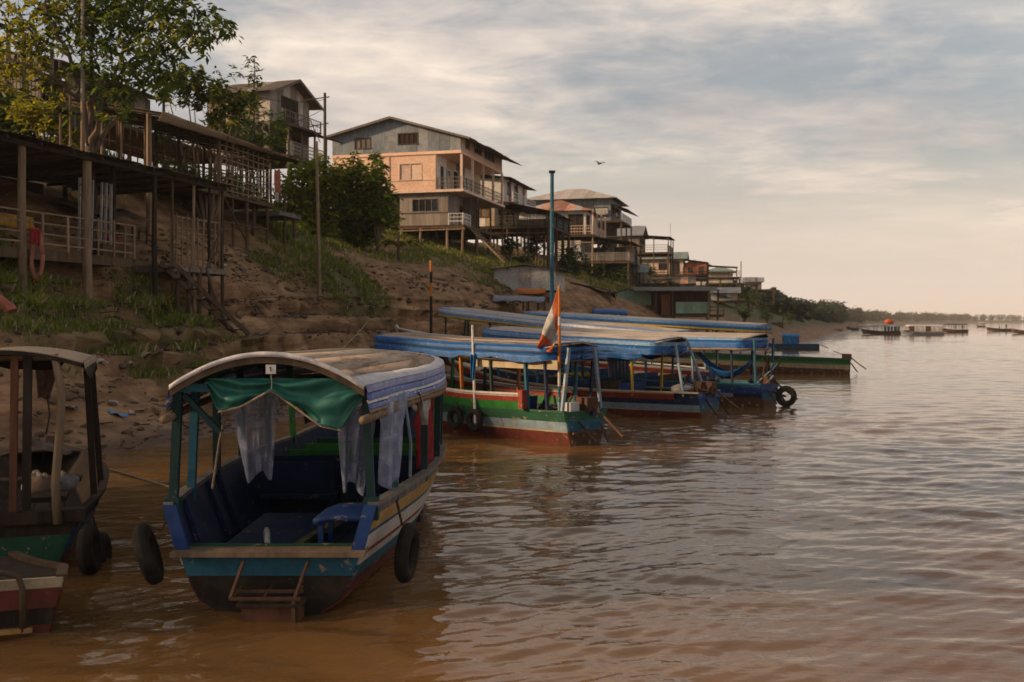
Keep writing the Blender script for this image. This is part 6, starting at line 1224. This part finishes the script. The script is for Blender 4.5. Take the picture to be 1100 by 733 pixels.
def limb(parent, pts, r0, r1, n=7, name='limb', m='bark'):
    L0 = Vector(parent.location); k = len(pts); MB().tube([Vector(p)-L0 for p in pts], [r0+(r1-r0)*i/(k-1) for i in range(k)], n).build(name, M[m], parent, smooth=True)
def curve(pts, n=4, wob=.12, seed=1):
    rr = random.Random(seed); pts = [Vector(p) for p in pts]; out = []
    for a, b in zip(pts, pts[1:]):
        for k in range(n): out.append(a.lerp(b, k/n)+Vector((rr.uniform(-wob,wob), rr.uniform(-wob,wob), 0))*(1 if k else .3))
    return out+[pts[-1]]
def big_tree():
    b = P(96,235,38); b.z = gz(b.x, b.y); T = thing('leafy_tree', 'big slender multi-stemmed tree with yellow green leaves at the top left', 'tree', b, 0)
    Y = 38; f = P(96,158,Y)
    limb(T, curve([b-Vector((0,0,.3)), b.lerp(f,.5)+Vector((.1,0,0)), f], 3, .05), .26, .19, 9, 'trunk')
    st = [[(96,158,0),(88,105,0),(74,60,-.5),(52,20,-1),(40,-30,-1.2)],[(96,160,0),(98,110,.4),(98,55,.5),(104,0,.6),(108,-50,.8)],[(98,160,0),(108,120,-.3),(124,75,-.5),(150,25,-.6),(165,-30,-.8)],[(100,165,0),(116,138,.6),(140,105,1.2),(172,70,1.6),(205,38,1.8)],[(88,110,0),(60,85,-.8),(32,72,-1.5),(8,62,-2)],[(124,75,-.5),(150,60,-.8),(180,44,-1),(226,32,-1)],[(74,60,-.5),(60,50,.5),(30,35,1)],[(98,55,.5),(75,20,1.0),(70,-10,1.2)],[(150,25,-.6),(185,12,-.5),(215,4,-.4)],[(108,120,-.3),(98,100,.2),(86,95,.4)]]
    for k, s in enumerate(st): limb(T, curve([P(x,y,Y+d) for x, y, d in s], 4, .07, k), .12 if k < 4 else .07, .02, 7)
    bl = [(20,60,30,1.7),(42,34,26,1.5),(14,92,20,.8),(52,72,18,.6),(75,14,32,1.5),(112,28,36,1.6),(140,62,30,1.5),(150,14,40,1.8),(178,42,28,1.4),(200,14,30,1.4),(214,42,16,1.0),(232,24,13,.9),(244,28,8,.6),(104,88,26,1.3),(122,112,20,1.0),(62,95,15,.4),(28,14,22,1.2),(165,78,20,1.1),(184,88,14,.8),(20,118,12,.35),(75,125,9,.4),(90,58,22,1.2),(120,-12,45,2),(60,-15,35,1.6),(185,-18,36,1.6),(66,108,10,.7),(137,88,16,1.)]
    blobs = [(P(x,y,Y+random.uniform(-1.2,1.2)), (r*Y/FPX, r*Y/FPX*1.1, r*Y/FPX*.8), int(11*r*w/1.25)) for x, y, r, w in bl]
    C = blob_twigs(blobs, 3, 8, .45)
    def wts(C, r):
        px = 550+C[:,0]/C[:,1]*FPX; py = HOR-(C[:,2]-CAMZ)/C[:,1]*FPX; y = .62*np.clip((95-px)/70, 0, 1)+.12; q = r.random(len(C)); return np.where(q < y, 1, np.where(q > .78, 2, 0))  # sunlit side painted in: more yellow leaves towards the left of the crown
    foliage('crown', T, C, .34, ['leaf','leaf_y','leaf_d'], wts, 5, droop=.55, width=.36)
big_tree()
def bush(name, label, blobs, Y, size, mats, wy, stem=True, seed=1, dens=16, cat='tree', lit=None, per=7):
    """blobs in photo pixels (x, y, radius)"""
    x0 = sum(b[0] for b in blobs)/len(blobs); yb = max(b[1]+b[2] for b in blobs); b = P(x0, yb, Y); b.z = gz(b.x, Y); T = thing(name, label, cat, b); rr = random.Random(seed); k = Y/FPX
    W_ = []
    for x, y, r in blobs:
        c = P(x, y, Y+rr.uniform(-.5,.5)*r*k*1.2); W_.append((c, (r*k, r*k, r*k*.9), int(dens*r*r*.12+dens*4)))
        if stem: limb(T, curve([b-Vector((0,0,.3)), b.lerp(c,.45)+Vector((rr.uniform(-.2,.2),rr.uniform(-.2,.2),.2)), c], 3, .06, seed), .05+.0006*Y, .015, 6, 'stem')
    C = blob_twigs(W_, seed, per, size*1.2)
    foliage('crown', T, C, size, mats, (lambda C, r: np.where(r.random(len(C)) < wy, 1, np.where(r.random(len(C)) < .3, 2, 0))), seed+3, droop=.3, width=.42)
    return T
L3 = ['leaf','leaf_y','leaf_d']
bush('leafy_tree', 'darker small tree leaning right beside the big yellow green tree', [(178,92,17),(200,84,18),(222,92,18),(240,106,16),(254,118,12),(230,125,12),(208,104,14),(262,104,10)], 47, .34, ['leaf','leaf_y','leaf_d'], .25, True, 4, 8)
def sapling():
    b = P(272,150,52); b.z = gz(b.x, 52); T = thing('sapling', 'thin upright sapling with leaf whorls left of the highest house', 'tree', b); top = P(273,62,52); limb(T, curve([b, b.lerp(top,.5), top], 5, .08), .09, .02, 7, 'trunk')
    bl = [(P(272+random.uniform(-6,6)*(k > 2), 64+k*9, 52), (.25+.05*k, .25+.05*k, .2), 26+6*k) for k in range(9)]+[(P(287,130,52), .8, 160), (P(268,140,52), .9, 200), (P(292,148,52), .7, 120), (P(255,78,52), .3, 30)]
    foliage('crown', T, blob_twigs(bl, 8, 5, .3), .32, ['leaf_d','leaf','leaf'], lambda C, r: r.integers(0, 3, len(C)), 3, droop=.2)
sapling()
bush('leafy_bush', 'bright yellow green bush at the foot of the peach house, left of a dark one', [(322,196,22),(342,186,20),(312,214,18),(334,212,22),(352,204,18),(318,230,14),(345,228,16),(360,190,12),(330,242,14),(350,246,12),(314,244,10)], 66, .42, ['leaf_sunlit','leaf_y','leaf'], .3, True, 6, 14, 'bush')
bush('leafy_bush', 'dark green dense bush standing before the peach house', [(384,196,22),(372,220,26),(396,222,24),(380,184,16),(392,240,18),(366,238,16),(412,232,14),(380,252,14),(400,250,12)], 68, .42, ['leaf','leaf_y','leaf_d'], .15, True, 7, 15, 'bush')
bush('leafy_bush', 'conical green bush pointing up against the peach wall', [(405,182,8),(404,196,13),(408,212,17),(412,228,14),(403,172,4)], 66.5, .40, ['leaf','leaf_sunlit','leaf'], .4, True, 8, 16, 'bush')
def fronds(label, px, py, Y, n, ln, seed):
    b = P(px, py, Y); b.z = gz(b.x, Y); T = thing('palm_plant', label, 'plant', b); rr = random.Random(seed)
    for k in range(n):
        a = rr.uniform(0, 6.28); h = rr.uniform(.5,1.)*ln; d = Vector((math.cos(a), math.sin(a), 0)); top = P(px, py, Y).z-b.z
        MB().slab(lambda u, v: d*(h*u)+Vector((-d.y, d.x, 0))*((v-.5)*.34*math.sin(min(u*1.1+.05, 1)*math.pi)**.6)+Vector((0,0,top*.4+h*1.0*u-h*1.1*u*u+abs(v-.5)*.12)), 8, 2, (0,0,-.01)).build('frond', M['leaf' if k % 2 else 'leaf_y'], T)
    limb(T, [b-Vector((0,0,.2)), b+Vector((0,0,.7*(P(px,py,Y).z-b.z)+.2))], .12, .08, 7, 'stem')
fronds('broad leaved plant right of the dark bush under the plank wall', 428, 246, 66, 11, 2.2, 3)
bush('leafy_bush', 'yellow leaved bush glowing behind the black tin roof', [(45,125,16),(64,138,14),(28,118,14),(78,146,8)], 43, .3, ['leaf_y','leaf_y','leaf'], .6, True, 9, 13, 'bush')
bush('leafy_bush', 'dark thicket under the top left platform house', [(8,118,18),(30,140,16),(6,145,14)], 45, .32, ['leaf_d','leaf','leaf_d'], .3, True, 10, 13, 'bush')
bush('leafy_bush', 'shaded shrubbery seen through the lattice shack', [(190,190,22),(215,200,22),(245,205,20),(180,215,16),(268,215,16),(150,200,16)], 58, .38, ['leaf_d','leaf_y','leaf'], .4, True, 11, 12, 'bush')
bush('leafy_bush', 'trees behind the lattice shack below the white railing', [(240,140,18),(265,150,18),(290,160,14),(215,150,14),(300,140,10),(180,140,14)], 61, .4, ['leaf','leaf_y','leaf_d'], .2, True, 12, 7, 'tree')
for k, (px, py, Y, rs, lb, w) in enumerate([(612,278,100,22,'dark round bush between the stilts left of the blue mast',.2),(575,262,104,12,'scrub growing among the stilts of the white two storey house',.3),(640,292,108,14,'dark scrub below the rust roofed house',.25),(662,296,112,14,'leafy clump among stilts right of the rust roofed house',.35),(690,296,126,12,'scrub under the grey gabled house',.3),(715,306,120,10,'low green clump above the wooden shack roof',.4),(648,262,116,7,'leafy branch beside the rust roof balcony',.4),(598,252,108,7,'potted greenery on the white house deck',.5),(806,322,165,13,'round bush on the slope past the wooden shack',.45),(790,316,170,9,'small bush left of the round slope bush',.4),(818,330,180,9,'low scrub at the foot of the far slope',.5),(768,318,160,8,'bush beside the far deck posts',.3),(700,290,140,6,'shrub by the beige house deck',.4),(560,282,92,9,'scrub at the corner of the tin shed',.35),(780,308,190,6,'tiny bush under the far green roofed house',.4),(545,264,90,9,'scrub under the stairs of the peach house',.3),(824,338,140,8,'weedy clump beside the grey boat on the mud',.5),(846,340,170,7,'weedy clump beside the dark boat on the far mud',.5),(800,336,125,7,'weedy clump behind the old green boat',.5)]):
    rr = random.Random(k); bush('leafy_bush', lb, [(px+rr.uniform(-.6,.6)*rs, py+rr.uniform(-.4,.4)*rs, rs*rr.uniform(.5,.75)) for _ in range(5)], Y, .42, ['leaf_d','leaf','leaf_d'], w, True, 20+k, 9, 'bush')
def far_wood():
    r = np.random.default_rng(2); P_ = []; 
    for k in range(720):
        Y = math.exp(r.uniform(math.log(205), math.log(2600))); u = r.uniform(7, 45+Y*.02) if Y > 420 else r.uniform(9, 60); X = float(shoreX(Y))-u; g = gz(X, Y); h = r.uniform(5, 11)*(1 if Y > 420 else .55 if Y > 300 else .34); m = int(90+4000/math.sqrt(Y)*.5)
        d = r.normal(size=(m,3)); d /= np.linalg.norm(d, axis=1)[:,None]; P_.append(np.array([X,Y,g+h*.55])+d*np.array([h*.5,h*.5,h*.52])*(.5+.5*r.random(m))[:,None])
    C = np.concatenate(P_); V, F = leaves_np(C, 1.6, droop=.2, width=.7, seed=4); me = np_mesh('far_wood', V, F, M['leaf_far'], False); tag(put('far_wood', me), 'dark green wood lining the far river bank', None, kind='stuff')
far_wood()
def grass():
    r = np.random.default_rng(6); n = 620000; Y = np.exp(r.uniform(math.log(21), math.log(125), n)); u = r.uniform(.5, 24, n)**1.0; X = shoreX(Y)-u; px = 550+X/Y*FPX; ok = (px > -30) & (px < 700); X, Y = X[ok], Y[ok]
    m = grass_mask(X, Y)*sstep(.25,.7,vnoise(X*1.3,Y*1.3,90)+.25); ok = r.random(len(X)) < np.clip(m*1.4-.35,0,1)*.8*np.minimum(1, 45/Y+.25); X, Y, m = X[ok], Y[ok], m[ok]; Z = ground_z(X, Y); k = len(X)
    h = (.10+.26*r.random(k)*m)*(.7+.6*vnoise(X*.8,Y*.8,95))*(1+Y/140); a = r.random(k)*6.283; w = .012+Y*.00042; lean = r.normal(0,.35,(k,2))*h[:,None]
    dx, dy = np.cos(a)*w, np.sin(a)*w
    V = np.stack([np.stack([X-dx,Y-dy,Z-.03],-1), np.stack([X+dx,Y+dy,Z-.03],-1), np.stack([X+lean[:,0]*.4+dx*.7,Y+lean[:,1]*.4+dy*.7,Z+h*.6],-1), np.stack([X+lean[:,0],Y+lean[:,1],Z+h],-1)],1).reshape(-1,3)
    i = np.arange(k)*4; F = np.concatenate([np.stack([i,i+1,i+2],-1),np.stack([i,i+2,i+3],-1)],1).reshape(-1,3); me = np_mesh('bank_grass', V, F, M['grass'], False)
    me.materials.append(M['leaf_y']); me.materials.append(M['tarp_tan']); me.polygons.foreach_set('material_index', np.repeat(np.where(r.random(k) < .10, 1, np.where(r.random(k) < .12, 2, 0)), 2).astype(np.int32)); tag(put('bank_grass', me), 'tufts of grass and weeds growing on the mud bank', None, kind='stuff'); print('grass', k)
grass()
def clods():
    r = np.random.default_rng(8); n = 9000; Y = np.exp(r.uniform(math.log(20.5), math.log(75), n)); u = r.uniform(.15, 11, n); X = shoreX(Y)-u; px = 550+X/Y*FPX; keep = (px > -10) & (px < 620) & (r.random(n) < .25+.75*sstep(.4,.7,vnoise(X*.6,Y*.6,99))); X, Y = X[keep], Y[keep]; Z = ground_z(X, Y); k = len(X)
    t = (1+5**.5)/2; B = np.array([(-1,t,0),(1,t,0),(-1,-t,0),(1,-t,0),(0,-1,t),(0,1,t),(0,-1,-t),(0,1,-t),(t,0,-1),(t,0,1),(-t,0,-1),(-t,0,1)])/1.9
    Fb = np.array([(0,11,5),(0,5,1),(0,1,7),(0,7,10),(0,10,11),(1,5,9),(5,11,4),(11,10,2),(10,7,6),(7,1,8),(3,9,4),(3,4,2),(3,2,6),(3,6,8),(3,8,9),(4,9,5),(2,4,11),(6,2,10),(8,6,7),(9,8,1)])
    s = (.02+.09*r.random(k)**3)*(.8+Y/60); sc = np.stack([s*(.8+.8*r.random(k)), s*(.8+.8*r.random(k)), s*(.5+.3*r.random(k))],-1)
    V = (B[None]*(1+r.normal(0,.16,(k,12,1)))*sc[:,None,:]+np.stack([X,Y,Z],-1)[:,None,:]).reshape(-1,3); F = (Fb[None]+(np.arange(k)*12)[:,None,None]).reshape(-1,3); tag(put('mud_clods', np_mesh('mud_clods', V, F, M['stone'], False)), 'clods and stones strewn over the mud', None, kind='stuff')
clods()
def strewn():
    r = np.random.default_rng(18); n = 5200; Y = np.exp(r.uniform(math.log(20.5), math.log(62), n)); u = r.uniform(.1, 11, n); X = shoreX(Y)-u; px = 550+X/Y*FPX; keep = (px > -10) & (px < 600) & (r.random(n) < .2+.8*sstep(.45,.7,vnoise(X*.5,Y*.5,109))); X, Y = X[keep], Y[keep]; Z = ground_z(X, Y)+.02; k = len(X)
    a = r.random(k)*6.283; ln = .06+.3*r.random(k)**2.5; w = .008+.012*r.random(k)+Y*.0002; d = np.stack([np.cos(a)*ln, np.sin(a)*ln, r.normal(0,.12,k)*ln], -1); s_ = np.stack([-np.sin(a)*w, np.cos(a)*w, 0*w], -1); c = np.stack([X,Y,Z],-1); up = np.array([0,0,1.])*w[:,None]*1.2
    V = np.stack([c-d-s_, c-d+s_, c-d+up, c+d-s_, c+d+s_, c+d+up], 1).reshape(-1,3); i = (np.arange(k)*6)[:,None]; F = np.concatenate([i+np.array([[0,3,4]]), i+np.array([[0,4,1]]), i+np.array([[1,4,5]]), i+np.array([[1,5,2]]), i+np.array([[2,5,3]]), i+np.array([[2,3,0]])], 0)
    me = np_mesh('bank_twigs', V, F, M['wood_dark'], False)
    for m in ('wood_pale','wood','cloth_grey'): me.materials.append(M[m])
    mi = np.tile(np.random.default_rng(2).choice([0,0,1,2,3], k, p=[.3,.2,.2,.25,.05]), 6); me.polygons.foreach_set('material_index', mi.astype(np.int32)); tag(put('bank_twigs', me), 'twigs and dry stalks washed up over the mud', None, kind='stuff')
strewn()
def debris():
    L_ = [('plastic_scrap','white crumpled plastic scrap beside the left edge boat post','cloth_white',72,441,.3),('plastic_scrap','pale blue plastic scrap on the mud between the two nearest boats','tarp_ltblue',126,447,.3),('plastic_scrap','white paper scrap just above the pale blue plastic scrap','cloth_white',121,436,.22),('plastic_scrap','small white scrap right of the pale blue plastic one','cloth_white',142,446,.14),('flat_stone','pale flat stone at the upper edge of the mud below the grass','tarp_tan',154,383,.32),('plastic_scrap','white scrap on mud right above the left tarp roof','cloth_white',108,392,.25),('plastic_scrap','tiny white scrap left of the pale flat stone','cloth_white',140,392,.15),
          ('plastic_scrap','white litter caught in the bright grass strip','cloth_white',398,333,.4),('plastic_scrap','white litter lying at the foot of the shack stairs','cloth_white',236,286,.4),('plastic_scrap','pale litter heap beside the leaning branch','tarp_tan',240,280,.5),('plastic_scrap','grey litter on the slope under the lattice shack','cloth_grey',262,292,.4)]
    for k, (nm, lb, m, px, py, s) in enumerate(L_):
        p = hit(px, py); rr = random.Random(k+3)
        o = MB().slab(lambda u, v: Vector(((u-.5)*s*1.4, (v-.5)*s, .03+s*.25*vn1(u*3+k, v*2+k)+.05*math.sin(u*5+k))), 6, 5, (0,0,-.012)).build(nm, M[m], None, loc=p); o.rotation_euler = (.15, 0, rr.uniform(0,3)); tag(o, lb, 'litter' if nm != 'flat_stone' else 'stone', 'litter on the mud')
    for k, (pa, pb, lb) in enumerate([((88,348),(142,375),'long pale stick lying across the grass above the mud'),((150,315),(172,338),'short stick on the grass below the shack stairs'),((270,375),(300,352),'thin driftwood stick on the eroded ledges')]):
        a, b = hit(*pa), hit(*pb); a.z += .06; b.z += .08; o = MB().tube([Vector((0,0,0)), (b-a)*.5+Vector((0,0,.12)), b-a], [.045,.04,.025], 6).build('driftwood_stick', M['wood_pale'], None, loc=a); tag(o, lb, 'stick', 'driftwood')
    p = hit(2,334); e = thing('pipe_elbow', 'pinkish red plastic pipe elbow jutting in at the left edge', 'pipe', p+Vector((-.1,0,.1))); MB().tube([(-.9,.2,.75),(-.3,.05,.35),(.15,0,.05),(.28,0,-.1)], [.17,.17,.16,.17], 12).build('pipe_body', M['cloth_salmon'], e, smooth=True); MB().tube([(.22,0,-.02),(.30,0,-.16)], [.2,.2], 12).build('pipe_collar', M['cloth_salmon'], e)
debris()
def haze():
    m = bpy.data.materials.new('river_air'); m.use_nodes = True; nt = m.node_tree; nt.nodes.remove(nt.nodes['Principled BSDF']); v = nt.nodes.new('ShaderNodeVolumePrincipled'); v.inputs['Density'].default_value = .00018; v.inputs['Color'].default_value = (.86,.82,.80,1); nt.links.new(v.outputs[0], nt.nodes['Material Output'].inputs['Volume'])
    o = MB().box(-3500,3500,-60,4400,-7,34).build('haze', m); tag(o, 'thin warm haze in the air over the river', None, kind='stuff')
haze()
# ------------------------------------------------------------------ unseen trees added left of the view to cast shade over the nearest boats
def added_shade_tree(label, X, Y, h, r, seed):
    b = Vector((X, Y, gz(X, Y))); T = thing('leafy_tree', label, 'tree', b, 0, 'unseen trees added for shade'); rr = random.Random(seed)
    limb(T, curve([b-Vector((0,0,.3)), b+Vector((.2,0,h*.35)), b+Vector((0,.2,h*.62))], 3, .08, seed), .28, .16, 8, 'trunk'); bl = []
    for k in range(12):
        c = b+Vector((rr.uniform(-.7,.7)*r, rr.uniform(-.7,.7)*r, h*rr.uniform(.5,.95))); bl.append((c, (r*.5, r*.5, r*.42), 300)); limb(T, curve([b+Vector((0,0,h*.45)), (b+Vector((0,0,h*.5))).lerp(c,.6), c], 3, .1, k), .10, .03, 6)
    foliage('crown', T, blob_twigs(bl, seed, 8, .5), .42, ['leaf','leaf_y','leaf_d'], lambda C, r_: r_.integers(0, 3, len(C)), seed, droop=.4, width=.42)
for k, (x, y, h, r, lb) in enumerate([(-41,1.5,14,4.6,'nearest of the unseen trees added for shade, outside the left edge'),(-38,6,14,4.6,'second of the unseen trees added for shade, outside the left edge'),(-35.5,10.5,13.5,4.4,'third of the unseen trees added for shade, outside the left edge'),(-31,14.5,12,3.8,'unseen tree added for shade nearest the dark shack, outside the left edge')]): added_shade_tree(lb, x, y, h, r, 60+k)
